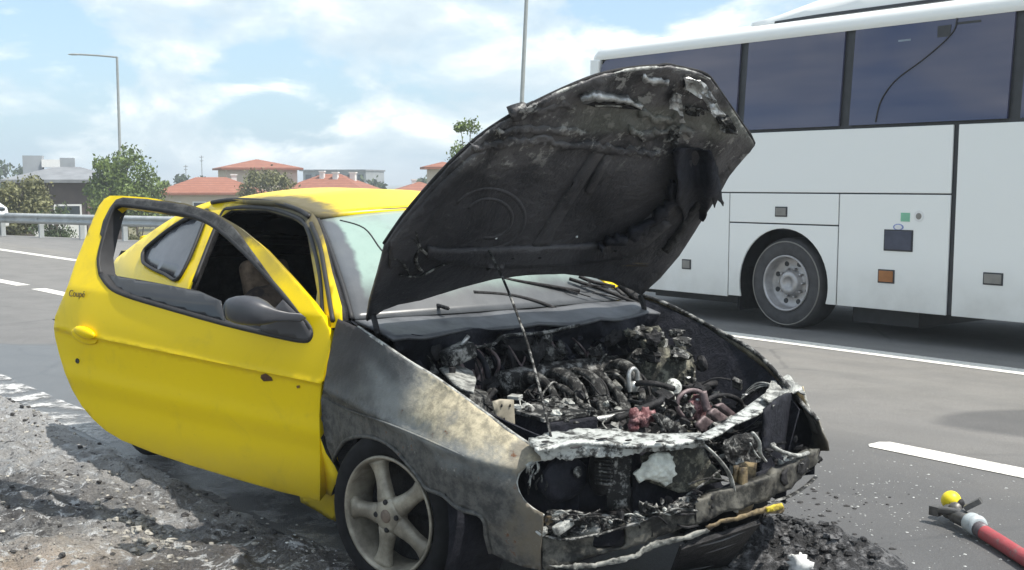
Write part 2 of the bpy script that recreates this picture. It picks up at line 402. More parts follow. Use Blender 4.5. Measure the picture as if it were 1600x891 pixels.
tan = kd.mix(kd.step(kd.math('ADD', kd.dist((-1.2, 4.35, 0), (.8, 1.0, 0)), kd.math('MULTIPLY', kd.math('SUBTRACT', a2, .5), .5)), .45, .9), (.42, .335, .26), dry)
pale = kd.mix(kd.step(kd.math('ADD', dv, kd.math('MULTIPLY', kd.math('SUBTRACT', a1, .5), 1.6)), 1.3, 2.3), tan, kd.mix(a3, (.50, .49, .48), (.27, .265, .26)))
soot = kd.math('MULTIPLY', kd.math('MAXIMUM', burn, kd.math('MULTIPLY', band, .6)), kd.math('ADD', .72, kd.math('MULTIPLY', a2, .4)), True)
colr = kd.mix(soot, pale, kd.mix(a3, (.12, .112, .11), (.05, .048, .05)))
colr = kd.mix(kd.math('MULTIPLY', kd.step(kd.noise(11, 6, .75, off=(6, 2, 2), dist=.8), .54, .62), kd.step(dv, .7, 1.5)), colr, (.56, .57, .58))
speck = kd.math('MULTIPLY', kd.math('SUBTRACT', 1.0, kd.step(a4, .10, .22)), kd.step(kd.noise(5, 3, .6, off=(5, 5, 5)), .5, .62))
colr = kd.mix(speck, colr, (.55, .52, .46))
colr = kd.mix(kd.step(kd.noise(16, 5, .7, off=(1, 8, 3)), .56, .66), colr, (.055, .05, .048))
kd.set('Base Color', colr); kd.set('Roughness', kd.math('SUBTRACT', .86, kd.math('MULTIPLY', kd.math('MAXIMUM', soot, kd.step(a1, .40, .55)), .55))); kd.bump(a3, 1.0, .03); kd.bump(a2, .9, .05)
M_DIRT = kd.m
def dirt_h(u, v):
    p = Vector((u, v, 0)); k = max(0.0, min(1.0, (EDGE + .10 - v) / .16))
    h = .035 * mnoise.fractal(p * 1.6, 1.0, 2.0, 4) + .026 * mnoise.fractal(p * 6.5, 1.0, 2.0, 4) + .026 * mnoise.fractal(p * 15, 1.0, 2.0, 4)
    return -.02 + k * (.038 + h * (1 + .5 * mnoise.noise(p * 2.3))) + (0 if v > 0 else v * .03)
us = [-60 + 2.5 * i for i in range(20)] + [-10 + .03 * i for i in range(300)] + [-1 + .5 * i for i in range(30)]
vs_ = [-12 + 1.0 * i for i in range(11)] + [-1 + .03 * i for i in range(115)]
mb = MB(); mb.add([uv_to(u, v, dirt_h(u, v)) for u in us for v in vs_], [(i * len(vs_) + j, (i + 1) * len(vs_) + j, (i + 1) * len(vs_) + j + 1, i * len(vs_) + j + 1) for i in range(len(us) - 1) for j in range(len(vs_) - 1)])
tag(mb.build('dirt_shoulder', M_DIRT, smooth=True), kind='structure')

# loose stones and charred crumbs on the shoulder
M_STONE = plain('pale_stone', (.30, .285, .255), .9, var=.6, scale=14, bump=.3)
M_CHAR = plain('charred_crumb', (.035, .033, .033), .75, var=.6, scale=30, bump=.4)
M_FLECK = plain('grey_foam_fleck', (.42, .43, .42), .85, var=.4, scale=40)
M_FOAM = plain('dried_foam', (.72, .73, .72), .85, var=.2, scale=30, bump=.4)
rs = random.Random(3)
def crumbs(name, n, place, size, m, flat=.6, seed=1):
    mb = MB(); rs = random.Random(seed)
    for i in range(n):
        p = place(rs); s = size(rs)
        q = Matrix.Rotation(rs.uniform(0, 6.3), 3, 'Z')
        mb.blob(p + W * s * flat * .25, (s * rs.uniform(.7, 1.4), s * rs.uniform(.7, 1.2), s * flat), seed=i + seed * 50, amp=.6, seg=6, rings=4, rot=q, freq=1.4)
    return tag(mb.build(name, m, smooth=False), kind='stuff')
def on_dirt(rs):
    u = rs.uniform(-9.5, -3.3); v = rs.uniform(.2, EDGE + .1); return uv_to(u, v, dirt_h(u, v))
crumbs('gravel', 2600, on_dirt, lambda r: .006 + .022 * r.random() ** 5, M_STONE, seed=2)
crumbs('charred_crumbs', 1500, on_dirt, lambda r: .006 + .03 * r.random() ** 5, M_CHAR, seed=3)
def on_heap(rs):
    c = ground(300, 800); a = rs.gauss(0, .25); return c + U * a * 1.2 + V * rs.gauss(0, .05) - W * .01 + V * -.1
crumbs('pale_gravel_ridge', 130, lambda r: (lambda u, v: uv_to(u, v, dirt_h(u, v)))(ground(215, 832).dot(U) + r.gauss(0, .16), ground(215, 832).dot(V) + r.gauss(0, .05)), lambda r: .014 + .022 * r.random(), M_STONE, seed=4)
def on_road(rs):
    x = rs.gauss(1345, 75); y = rs.gauss(770, 38); p = ground(min(max(x, 1180), 1600), min(max(y, 705), 889), 0); return p
crumbs('foam_flecks', 200, on_road, lambda r: .004 + .011 * r.random() ** 3, M_FLECK, flat=.35, seed=5)
crumbs('foam_flecks_near_nozzle', 150, lambda r: ground(r.uniform(1330, 1600), r.uniform(740, 890), 0), lambda r: .004 + .011 * r.random() ** 3, M_FLECK, flat=.35, seed=6)
crumbs('foam_flecks_by_wheel', 70, lambda r: (lambda u, v: uv_to(u, v, max(0, dirt_h(u, v))))(ground(470, 868).dot(U) + r.gauss(0, .3), ground(470, 868).dot(V) + r.gauss(0, .12)), lambda r: .005 + .012 * r.random() ** 2, M_FOAM, flat=.4, seed=7)
crumbs('burnt_flakes_on_road', 350, lambda r: ground(min(1420, 1130 + abs(r.gauss(0, 110))), r.uniform(760, 890), 0), lambda r: .006 + .022 * r.random() ** 3, M_CHAR, flat=.4, seed=8)

# ash heap under the front of the car
kh = Mt('wet_ash', (.05, .05, .05), .6); b1 = kh.noise(22, 6, .7); b2 = kh.noise(70, 4, .7)
kh.set('Base Color', kh.mix(kh.step(b1, .46, .66), (.018, .018, .02), kh.mix(b2, (.30, .30, .31), (.06, .06, .06)))); kh.bump(b1, 1.0, .03); kh.set('Roughness', .55)
hc = ground(1235, 862); mb = MB()
def heap(i, j):
    x, y = (i - .5) * 2, (j - .5) * 2; r = math.hypot(x, y)
    p = hc + U * x * .50 + V * y * .36; q = Vector((p.x, p.y, 0))
    h = max(0, 1 - r) ** .8 * .10 * (1 + .9 * mnoise.fractal(q * 9, 1, 2, 4)) + max(0, 1 - r) * .035 * mnoise.noise(q * 38)
    return Vector((p.x, p.y, max(h, 0) - (.012 if r > .97 else 0) + .002))
mb.grid(heap, 90, 70); tag(mb.build('ash_heap', kh.m, smooth=False), kind='stuff')
def on_ash(rs):
    a, b = rs.gauss(0, .3), rs.gauss(0, .3); x, y = max(-1, min(1, a)), max(-1, min(1, b)); return heap(x / 2 + .5, y / 2 + .5)
crumbs('ash_chunks', 260, on_ash, lambda r: .012 + .045 * r.random() ** 3, kh.m, seed=9)
mb = MB()
mb.blob(ground(1250, 884, .07), (.085, .055, .08), seed=3, amp=1.1, seg=16, rings=10, freq=2.6)
tag(mb.build('foam_clump', M_FOAM, smooth=True), 'small white clump of foam on the dark ash heap', 'foam')

# ------------------------------------------------------------------ guardrail
M_GALV = plain('galvanised_steel', (.42, .44, .44), .5, .35, var=.15, scale=5)
gr = empty('guardrail', loc=(0, 0, 0), label='galvanised steel guardrail with posts beyond the road at left', cat='guardrail')
prof = [(0, .38), (.035, .41), (.075, .445), (.035, .48), (.0, .515), (.035, .55), (.075, .585), (.035, .62), (0, .65)]
def rail_beam(name, t0, t1):
    mb = MB(); n = 12; vs = []
    for i in range(n + 1):
        p = rail_pt(t0 + (t1 - t0) * i / n)
        vs += [p - RNORM * d + W * (z) for d, z in prof]
    m = len(prof); mb.add(vs, [(i * m + k, (i + 1) * m + k, (i + 1) * m + k + 1, i * m + k + 1) for i in range(n) for k in range(m - 1)])
    o = mb.build(name, M_GALV, gr, smooth=True); s = o.modifiers.new('thickness', 'SOLIDIFY'); s.thickness = .006; return o
for k in range(5): rail_beam('rail_beam', -4.2 + 1.6 * k, -4.2 + 1.6 * (k + 1))
post_me = None
step_t = 1.75 / 6.09
for k in range(-14, 13):
    p = rail_pt(k * step_t + .1) + RNORM * .09
    if post_me is None:
        mb = MB(); mb.box((0, 0, .21), (.055, .14, .86)); mb.box((0, -.08, .515), (.05, .10, .17)); post_me = mb.mesh('post')
        post_me.materials.append(M_GALV)
    o = bpy.data.objects.new('post', post_me); COL.objects.link(o); o.parent = gr; o.location = p; o.rotation_euler = (0, 0, math.atan2(RD.y, RD.x))

# ------------------------------------------------------------------ plants and trees
def leafmat(name, c):
    k = Mt(name, c, .6, spec=.3); f = k.noise(1.3, 4, .6); k.set('Base Color', k.ramp(f, [(.3, tuple(x * .6 for x in c)), (.7, tuple(min(1, x * 1.5) for x in c))])); k.set('Subsurface Weight', 0.0); return k.m
M_LEAF_G = leafmat('green_leaf', (.115, .16, .04)); M_LEAF_D = leafmat('dark_leaf', (.06, .085, .035)); M_LEAF_O = leafmat('olive_leaf', (.16, .16, .075))
M_BARK = plain('bark', (.12, .10, .08), .9, var=.4, scale=10)
def tree(name, base, h, w, crown0, leaf, n, m, label, cat='tree', group=None, seed=1, trunk_r=.1, clumps=14):
    rs = random.Random(seed); t = empty(name, loc=base, label=label, cat=cat, group=group)
    mb = MB(); top = Vector((rs.uniform(-.1, .1) * w, rs.uniform(-.1, .1) * w, h * .8))
    mb.tube([(0, 0, -.3), (rs.uniform(-.05, .05) * w, 0, crown0 * .6), (top.x * .6, top.y * .6, h * .6), top], lambda q: trunk_r * (1 - .8 * q), 7)
    cl = []
    for i in range(clumps):
        a = rs.uniform(0, 6.283); r = math.sqrt(rs.random()) * w * .42; z = crown0 + (h - crown0) * rs.uniform(.12, .88)
        r *= 1.0 - .5 * abs((z - crown0) / (h - crown0) - .4); c = Vector((r * math.cos(a), r * math.sin(a), z)); cl.append((c, w * rs.uniform(.10, .22)))
        mb.tube([(top.x * .3, top.y * .3, max(.05, crown0 * .7 + rs.uniform(0, .3) * (z - crown0))), c * .6 + Vector((0, 0, z * .3)), c], lambda q: trunk_r * .45 * (1 - .85 * q), 5, n=3)
    mb.build('trunk', M_BARK, t)
    lb = MB()
    for i in range(n):
        c, r = cl[rs.randrange(len(cl))]
        d = Vector((rs.gauss(0, 1), rs.gauss(0, 1), rs.gauss(0, .8))); d = d.normalized() * r * (rs.random() ** .45) * (1.35 if rs.random() < .12 else 1)
        p = c + d; s = leaf * rs.uniform(.6, 1.4)
        a = Vector((rs.gauss(0, 1), rs.gauss(0, 1), rs.gauss(0, .6))).normalized(); b = a.orthogonal().normalized(); b = Matrix.Rotation(rs.uniform(0, 6.3), 3, a) @ b; e = a.cross(b)
        lb.v += [tuple(p - b * s), tuple(p + e * s * .5), tuple(p + b * s), tuple(p - e * s * .5)]; k = len(lb.v); lb.f.append((k - 4, k - 3, k - 2, k - 1))
    me = bpy.data.meshes.new('crown'); me.from_pydata(lb.v, [], lb.f); me.update(); link('crown', me, m, t)
    return t
def tz(p): return terr(p.x, p.y).z
def base_at(x, D):
    p = at_dist(x, 287, D); p.z = tz(p); return p
def top_h(y, D, base): return at_dist(800, y, D).z - base.z
def plant(name, x0, x1, ytop, D, leaf, n, m, label, seed, cat='tree', crown_frac=.25, group=None, clumps=14, tr=.1):
    b = base_at((x0 + x1) / 2, D); h = top_h(ytop, D, b); w = (x1 - x0) / F * D
    return tree(name, b, h, w * 1.06, h * crown_frac, leaf, n, m, label, cat, group, seed, tr, clumps)
plant('roadside_tree', 133, 248, 234, 62, .09, 11000, M_LEAF_G, 'leafy green tree behind the left street lamp', 11, crown_frac=.36, tr=.14, clumps=30)
plant('young_tree', 688, 772, 172, 46, .06, 3400, M_LEAF_G, 'sparse bright green tree top above the raised bonnet edge', 12, crown_frac=.5, tr=.07, clumps=13)
plant('olive_bush', -45, 74, 274, 48, .075, 9000, M_LEAF_O, 'large olive green bush beside the grey roofed house', 13, 'bush', .12, clumps=22)
plant('low_shrub', 40, 120, 320, 46, .06, 1300, M_LEAF_D, 'low dark green shrub just behind the guardrail', 14, 'bush', .08)
plant('garden_tree', 374, 462, 263, 78, .10, 4500, M_LEAF_O, 'round grey green tree before the beige tiled house', 15, 'tree', .25, clumps=20)
plant('thin_tree', 232, 262, 268, 90, .14, 700, M_LEAF_G, 'small pale green tree between leafy tree and tiled house', 16)
for k, (x0, x1, y, lab) in enumerate([(-30, 22, 254, 'dark distant tree at the far left edge'), (20, 66, 262, 'dark distant tree behind the grey roof'), (255, 300, 276, 'distant tree left of the tiled house'), (290, 345, 280, 'low distant tree against the tiled house wall'), (640, 690, 278, 'distant tree right of the tiled houses'), (555, 610, 282, 'low distant tree below the dark flat block')]):
    plant('distant_tree', x0, x1, y, 170, .35, 700, M_LEAF_D, lab, 30 + k, group='distant trees behind the houses', tr=.2)
for k, (x, w_, y, lab) in enumerate([(12, 34, 322, 'dark scrubby bush in the verge left of the white garden wall'), (212, 30, 316, 'scrubby bush in the verge seen through the door window'), (250, 30, 318, 'olive scrubby bush in the verge right of the leafy tree'), (300, 34, 316, 'green scrubby bush in the verge in front of the long tiled house'), (350, 34, 312, 'dark scrubby bush in the verge just left of the round tree'), (480, 30, 306, 'scrubby bush in the verge behind the yellow car roof')]):
    plant('verge_bush', x - w_, x + w_, y, 56 + rs.uniform(-4, 4), .07, 1100, [M_LEAF_D, M_LEAF_O, M_LEAF_G][k % 3], lab, 60 + k, 'bush', .06, 'bushes in the verge behind the guardrail', clumps=9)

# ------------------------------------------------------------------ houses
M_TILE = Mt('roof_tile', (.42, .17, .10), .8); fz = M_TILE.noise(2.2, 5, .7); tzz = M_TILE.math('SINE', M_TILE.math('MULTIPLY', M_TILE.dot((0, 0, 1)), 42)); M_TILE.set('Base Color', M_TILE.mix(M_TILE.step(tzz, .2, .9), M_TILE.ramp(fz, [(.3, (.25, .085, .05)), (.7, (.36, .15, .09))]), (.17, .065, .042))); M_TILE = M_TILE.m
M_BEIGE = plain('beige_render', (.52, .46, .38), .85, var=.08, scale=1.2); M_GREYROOF = plain('grey_roof', (.20, .21, .225), .7, var=.2, scale=1.5)
M_DARKWALL = plain('dark_wall', (.085, .062, .055), .8, var=.25, scale=1.0); M_GLASSD = plain('dark_window_glass', (.04, .05, .06), .15, var=.1); M_BRICK = plain('brownish_wall', (.23, .16, .15), .85, var=.2)
M_WHITEW = plain('white_wall', (.72, .72, .70), .8, var=.06); M_CONC = plain('grey_concrete', (.30, .32, .34), .8, var=.15, scale=.8)
M_WHITE = plain('white_trim', (.75, .75, .74), .6, var=.05)
def hip(mb, c, w, d, z0, h, ov=.5): # hip roof with overhang
    w2, d2 = w / 2 + ov, d / 2 + ov; r = max(0.05, w2 - d2)
    v = [(-w2, -d2, z0), (w2, -d2, z0), (w2, d2, z0), (-w2, d2, z0), (-r, 0, z0 + h), (r, 0, z0 + h)]
    v += [(a, b, z - .18) for a, b, z in v[:4]]
    mb.add([Vector(q) + c for q in v], [(0, 1, 5, 4), (1, 2, 5), (2, 3, 4, 5), (3, 0, 4), (0, 6, 7, 1), (1, 7, 8, 2), (2, 8, 9, 3), (3, 9, 6, 0), (6, 9, 8, 7)])
def house(name, xc, D, width, depth, eave_y, ridge_y, wallm, roofm, label, rot, cat='house', windows=(), chimneys=(), group=None, ov=.5):
    p = base_at(xc, D); h = top_h(eave_y, D, p); rh = top_h(ridge_y, D, p) - h
    t = empty(name, loc=p, rz=rot, label=label, cat=cat, group=group)
    MB().box((0, 0, h / 2 - .3), (width, depth, h + .6)).build('wall', wallm, t)
    mb = MB(); hip(mb, Vector((0, 0, 0)), width, depth, h, rh, ov); rf = mb.build('roof', roofm, t)
    for (x, y, s, ch) in chimneys: MB().box((x, y, h + rh * .5 + ch / 2), (s, s, ch)).box((x, y, h + rh * .5 + ch + .06), (s * 1.3, s * 1.3, .12)).build('chimney', M_WHITEW, rf)
    for (x, zz, ww, hh) in windows:
        f = MB().box((x, -depth / 2 - .02, zz), (ww + .2, .08, hh + .2)).build('window', M_WHITE, t); MB().box((x, -depth / 2 - .062, zz), (ww, .02, hh)).build('pane', M_GLASSD, f)
    return t, h
t, h = house('grey_roofed_house', 106, 72, 5.9, 4.5, 281, 261, M_DARKWALL, M_GREYROOF, 'dark low house with shallow grey roof behind the olive bush', R(16), windows=((.1, 1.9, 1.3, 1.5), (-1.6, 2.0, .5, 1.1)), ov=.45)
MB().box((1.55, -2.31, 1.7), (.75, .1, 2.3)).build('door', M_BRICK, t)
MB().box((2.62, 0, 1.9), (.06, 4.3, 3.2)).build('side_cladding', M_BRICK, t)
MB().box((-1.9, .6, h + .85), (1.1, .9, 1.1)).build('roof_tank', M_CONC, t)
MB().box((-.9, .4, h + .95), (1.0, .8, .45)).build('roof_unit', M_WHITEW, t)
MB().box((.0, .4, h + 1.0), (.8, .6, .55)).build('roof_unit', M_CONC, t)
p = base_at(92, 60); mb = MB(); mb.box((0, 0, .95), (2.4, .2, 2.1)); o = mb.build('garden_wall', M_WHITEW); o.location = p; o.rotation_euler = (0, 0, R(14)); tag(o, 'short white garden wall in front of the dark house', 'wall')
t, h = house('tiled_house', 402, 118, 6.6, 6.5, 263, 249, M_BEIGE, M_TILE, 'tall beige house with red hipped tile roof behind trees', R(20), windows=((-1.2, 2.4, .8, 1.1), (1.2, 2.4, .8, 1.1)))
t, h = house('long_tiled_house', 330, 104, 8.5, 6, 301, 277, M_BEIGE, M_TILE, 'long low house with red tile roof left of the tall beige one', R(14), windows=((-3, 1.9, .9, .9), (-1, 1.9, .9, .9), (1.0, 1.9, .9, .9), (3, 1.9, .9, .9)), chimneys=((1.9, .3, .45, .8),))
t, h = house('low_tiled_house', 518, 112, 8.2, 6.5, 301, 272, M_BEIGE, M_TILE, 'low red tiled house with white chimneys above the car roof', R(-10), windows=((-2, 1.9, .9, .9), (1, 1.9, .9, .9)), chimneys=((-.6, -.8, .4, 1.0), (.7, -.9, .45, .9), (2.0, .2, .5, .9)))
t, h = house('far_tiled_house', 655, 118, 5.8, 6, 303, 284, M_BEIGE, M_TILE, 'red tiled house roof next to the raised bonnet', R(12), chimneys=((-.5, .1, .4, .7),))
t, h = house('beige_house', 692, 95, 2.2, 2.6, 261, 253, M_BEIGE, M_TILE, 'narrow beige house corner with tiled eave behind the sparse tree', R(10))
p = base_at(538, 190); hh = top_h(268, 190, p)
t = empty('flat_roofed_block', loc=p, rz=R(-14), label='dark grey flat roofed block beyond the red tiled roofs', cat='building')
MB().box((0, 0, hh / 2), (10.2, 8, hh)).build('wall', M_CONC, t); MB().box((-.2, 0, hh + .12), (10.8, 8.6, .24)).build('roof', M_GREYROOF, t)
for k in range(6):
    f = MB().box((-4.2 + k * 1.7, -4.02, hh - 1.2), (1.1, .06, 1.5)).build('window', M_GREYROOF, t); MB().box((-4.2 + k * 1.7, -4.06, hh - 1.2), (.9, .03, 1.3)).build('pane', M_GLASSD, f)
for k, (x, y0, lab) in enumerate([(316, 243, 'thin lattice mast far behind the tiled house'), (291, 258, 'short thin mast far behind the leafy tree')]):
    b = base_at(x, 190); hm = top_h(y0, 190, b); mb = MB(); mb.tube([b, b + W * hm], .07, 5); mb.tube([b + W * hm * .97 - U * .8, b + W * hm * .97 + U * .8], .05, 4); mb.tube([b + W * hm * .9 - U * .6, b + W * hm * .9 + U * .6], .05, 4)
    tag(mb.build('mast', M_CONC), lab, 'mast')

# ------------------------------------------------------------------ street lamps
M_POLE = plain('lamp_pole_steel', (.34, .36, .36), .5, .3, var=.1)
def lamp(px, ytop, D, arm, label, lean=0.0, over=0.0, r=.075):
    b = base_at(px, D); b.z = max(b.z, -.3) if over else b.z
    h = top_h(ytop, D, b) + over
    t = empty('street_lamp', loc=b, label=label, cat='street lamp', group='street lamps along the road'); t.rotation_euler = (0, lean, 0)
    MB().tube([(0, 0, 0), (0, 0, h * .5), (0, 0, h)], lambda q: r * (1.25 - .45 * q), 10).build('pole', M_POLE, t)
    a = MB().tube([(0, 0, h - .02), (arm * .5, 0, h + .08), (arm, 0, h + .14)], r * .62, 8).build('arm', M_POLE, t)
    s = -1 if arm < 0 else 1
    MB().blob((arm + s * .1, 0, h + .13), (.75, .26, .12), amp=.0, seg=12, rings=6).build('lamp_head', M_POLE, t)
    MB().box((0, 0, .25), (.34, .34, .5)).build('foot', M_CONC, t)
lamp(188.5, 89, 74, -2.45, 'grey street lamp with arm to the left beside the leafy tree', R(.3), r=.085)
lamp(806, 172, 44, -2.2, 'tall grey lamp post rising behind the raised bonnet', R(2.6), over=6.2, r=.075)

# ------------------------------------------------------------------ white car on the far lane
M_WPAINT = plain('white_car_paint', (.75, .76, .77), .25, var=.03, coat=.6); M_RUB = plain('rubber', (.014, .014, .015), .9, var=.4, scale=20, spec=.2)
M_CGLASS = plain('car_glass', (.05, .06, .07), .06, var=.1)
wc = empty('white_car', label='white hatchback cut by the left edge of the photo', cat='car')
wc.matrix_world = Matrix(((RD.x, -RD.y, 0, 0), (RD.y, RD.x, 0, 0), (0, 0, 1, 0), (0, 0, 0, 1)))
pw = ground(14, 371); wc.location = pw - RD * 3.3 + RNORM * .1     # x forward to the right; nose near pixel 15
side = [(-2.0, .32), (-2.05, .75), (-1.95, 1.0), (-1.6, 1.38), (-1.2, 1.46), (-.1, 1.46), (.75, 1.02), (1.5, .93), (1.85, .78), (1.95, .5), (1.9, .24), (1.55, .2), (1.52, .4), (1.3, .62), (1.06, .4), (1.02, .2), (-.98, .2), (-1.02, .4), (-1.25, .62), (-1.5, .4), (-1.54, .2), (-1.9, .24)]
cb = MB(); cb.prism(side, lambda p, q, d: Vector((p, d * (1 - .22 * max(0, q - .95) / .5), q)), -.86, .86); cb.build('body', M_WPAINT, wc, bev=.03)
for s in (-1, 1):
    MB().prism([(-1.5, 1.02), (-1.3, 1.36), (-.15, 1.38), (.55, 1.02)], lambda p, q, d: Vector((p, s * (.868 * (1 - .22 * max(0, q - .95) / .5) + d), q)), -.01, .004).build('side_window', M_CGLASS, wc)
    for x in (-1.26, 1.29):
        Mx = Matrix.Translation((x, s * .76, .31)) @ Matrix.Rotation(R(90) * s, 4, 'X')
        w_ = MB().lathe([(.2, -.09), (.30, -.09), (.315, -.06), (.315, .06), (.30, .09), (.2, .09)], Mx, 24).build('wheel', M_RUB, wc); MB().lathe([(.0, -.07), (.12, -.075), (.2, -.06), (.205, -.09)], Mx, 20).build('rim', M_GALV, w_)
MB().prism([(.1, 1.43), (.74, 1.05)], lambda p, q, d: Vector((p + (.012), d, q + .012)), -.6, .6)
MB().add([Vector((-.02, -.62, 1.455)), Vector((-.02, .62, 1.455)), Vector((.74, .74, 1.045)), Vector((.74, -.74, 1.045))], [(0, 1, 2, 3)]).build('windscreen', M_CGLASS, wc).location = (.012, 0, .012)
for s in (-1, 1): MB().blob((1.82, s * .66, .74), (.22, .3, .13), amp=0).build('headlight', M_CGLASS, wc)
MB().box((1.945, 0, .42), (.05, 1.0, .16)).build('grille', M_RUB, wc)

# ================================================================== COACH
BUS0 = uv_to(-7.97, 9.72)
bus = empty('coach', Matrix(((U.x, V.x, 0, BUS0.x), (U.y, V.y, 0, BUS0.y), (0, 0, 1, 0), (0, 0, 0, 1))),
            label='white touring coach with tinted side windows passing in the next lane', cat='bus')
def wpaint():
    k = Mt('coach_white_paint', (.80, .81, .79), .28, coat=.5)
    dz = k.dot((0, 0, 1)); d = k.math('MULTIPLY', k.math('SUBTRACT', 1.0, k.step(dz, .25, .9)), k.noise(3, 5, .6))
    c = k.mix(k.noise(.6, 3, .5), (.84, .86, .84), (.88, .885, .865)); k.set('Base Color', k.mix(k.math('MULTIPLY', d, .75), c, (.40, .39, .35)))
    k.bump(k.noise(1.6, 2, .5), .16, .02); return k.m
M_BUS = wpaint(); M_GAP = plain('panel_gap_rubber', (.03, .032, .036), .5)
kw = Mt('tinted_coach_glass', (.05, .055, .085), .045, spec=.6); kw.set('Base Color', kw.ramp(kw.noise(.9, 3, .5, stretch=(.35, 1, 2.6)), [(.32, (.040, .050, .115)), (.68, (.125, .118, .165))])); kw.bump(kw.noise(.9, 2, .5), .22, .02)  # cloud-like reflection streaks are mixed into the glass colour
M_BGLASS = kw.m
M_BTYRE = plain('coach_tyre', (.055, .054, .056), .85, var=.25, scale=9, bump=.2); M_RIM = plain('coach_rim_steel', (.42, .41, .41), .45, .5, var=.3, scale=6)
M_AMBER = plain('amber_lens', (.32, .13, .04), .3, var=.2); M_DARKP = plain('dark_plastic', (.035, .036, .04), .55, var=.2); M_GREYP = plain('grey_lock', (.22, .21, .19), .5, var=.2)
M_GREEN = plain('green_sticker', (.22, .50, .34), .6, var=.1); M_BLUE = plain('blue_sticker', (.25, .30, .55), .6, var=.1)
BW, BF = 2.5, 7.6                                    # width, front end
def yb(z): return .0 if z < 1.98 else .055 * (z - 1.98) / .94 * 1.2
# dark inner shell that shows in the gaps and behind the glass
sh = [(.02, .30), (.02, 1.98), (.08, 2.92), (2.42, 2.92), (2.48, 1.98), (2.48, .30)]
def shell_rear(z): return -2.93 + (.12 * max(0, z - 2.0))
mb = MB(); vsl = []
for s in (-2.86, BF): vsl += [Vector((s + (.08 if (s < 0 and z > 2) else 0), y, z)) for y, z in sh]
arch = .60
for a, b in ((-2.86, -.62), (.62, BF)):
    vv_ = [Vector((a + (.08 if a < -2 and z > 2 else 0), y, z)) for y, z in sh] + [Vector((b, y, z)) for y, z in sh]
    mb.add(vv_, [tuple(range(6))[::-1], tuple(range(6, 12))] + [(i, (i + 1) % 6, 6 + (i + 1) % 6, 6 + i) for i in range(6)])
sh2 = [(.02, 1.0), (.02, 1.98), (.08, 2.92), (2.42, 2.92), (2.48, 1.98), (2.48, 1.0)]
vv_ = [Vector((-.62, y, z)) for y, z in sh2] + [Vector((.62, y, z)) for y, z in sh2]
mb.add(vv_, [(i, (i + 1) % 6, 6 + (i + 1) % 6, 6 + i) for i in range(6)])
mb.box((0, 1.25, .72), (1.24, 1.4, .56))
mb.build('inner_shell', M_GAP, bus)
# roof: curved skin with rounded shoulder, overhanging the windows a little
def roof_sec(s, k):
    P = [(.05, 2.90), (.035, 2.93), (.045, 3.0), (.10, 3.06), (.24, 3.10), (.6, 3.13), (1.25, 3.15), (1.9, 3.13), (2.26, 3.10), (2.40, 3.06), (2.455, 3.0), (2.465, 2.93), (2.45, 2.90)]
    return [Vector((s, 1.25 + (y - 1.25) * k, 2.9 + (z - 2.9) * (1 if k == 1 else .55))) for y, z in P]
mb = MB(); secs = [roof_sec(-2.98, .95), roof_sec(-2.93, .985), roof_sec(-2.85, 1)] + [roof_sec(-2.6 + .6 * i, 1) for i in range(18)]
n = len(secs[0]); mb.add([p for s_ in secs for p in s_], [(i * n + k, (i + 1) * n + k, (i + 1) * n + k + 1, i * n + k + 1) for i in range(len(secs) - 1) for k in range(n - 1)] + [tuple(range(n))])
mb.build('roof', M_BUS, bus, smooth=True)
# roof pod (air conditioning)
mb = MB(); P = []
for s, z0, z1 in ((-.62, 3.10, 3.14), (-.36, 3.10, 3.20), (.1, 3.10, 3.31), (.7, 3.10, 3.38), (3.8, 3.10, 3.40), (4.3, 3.1, 3.2)):
    P.append([Vector((s, .16, z0 - .02)), Vector((s, .17, z0 + (z1 - z0) * .35)), Vector((s, .30, z0 + (z1 - z0) * .8)), Vector((s, .6, z1)), Vector((s, 1.9, z1)), Vector((s, 2.2, z0 + (z1 - z0) * .8)), Vector((s, 2.34, z0 - .02))])
mb.add([p for q in P for p in q], [(i * 7 + k, (i + 1) * 7 + k, (i + 1) * 7 + k + 1, i * 7 + k + 1) for i in range(5) for k in range(6)] + [tuple(range(7)), tuple(range(35, 42))])
mb.build('roof_pod', M_BUS, bus, smooth=True)
mb = MB(); mb.add([Vector((-.3 + 4.2 * i / 8, .145 - .002, 3.068 + .012 * (i > 0))) for i in range(9)] + [Vector((-.3 + 4.2 * i / 8, .15, 3.098 + .012 * (i > 0))) for i in range(9)], [(i, i + 1, 10 + i, 9 + i) for i in range(8)])
mb.build('pod_seam', M_GAP, bus)
# side panels, each a sheet standing proud of the shell with a gap round it
def bpanel(name, rect, m=M_BUS, hole=None, d=.022, bot=None, gap=.0065):
    s0, s1, z0, z1 = rect; s0 += gap; s1 -= gap; z0 += gap; z1 -= gap
    if hole is None:
        o = MB().prism([(s0, z0), (s1, z0), (s1, z1), (s0, z1)], lambda p, q, t: Vector((p, yb(q) + t, q)), -d + .02, .019).build(name, m, bus)
    else:
        c, r = hole; n = 26
        a0 = math.asin((z0 - c[1]) / r) if abs(z0 - c[1]) < r else 0
        arc = [(c[0] + r * math.cos(t), c[1] + r * math.sin(t)) for t in [math.pi - a0 - (math.pi - 2 * a0) * i / n for i in range(n + 1)]]
        o = MB().prism([(s0, z0)] + arc + [(s1, z0), (s1, z1), (s0, z1)], lambda p, q, t: Vector((p, yb(q) + t, q)), -d + .02, .019).build(name, m, bus)
    bevel(o, .006, 2); return o
bpanel('upper_side_panel', (-2.95, 1.865, 1.37, 1.985))
bpanel('rear_corner_panel', (-2.95, -1.98, .27, 1.37)); bpanel('engine_flap', (-1.98, -.72, .27, 1.37))
bpanel('locker_flap', (-.72, .67, 1.06, 1.37)); bpanel('wheel_arch_panel', (-.72, .67, .285, 1.06), hole=((-.0, .45), .565))
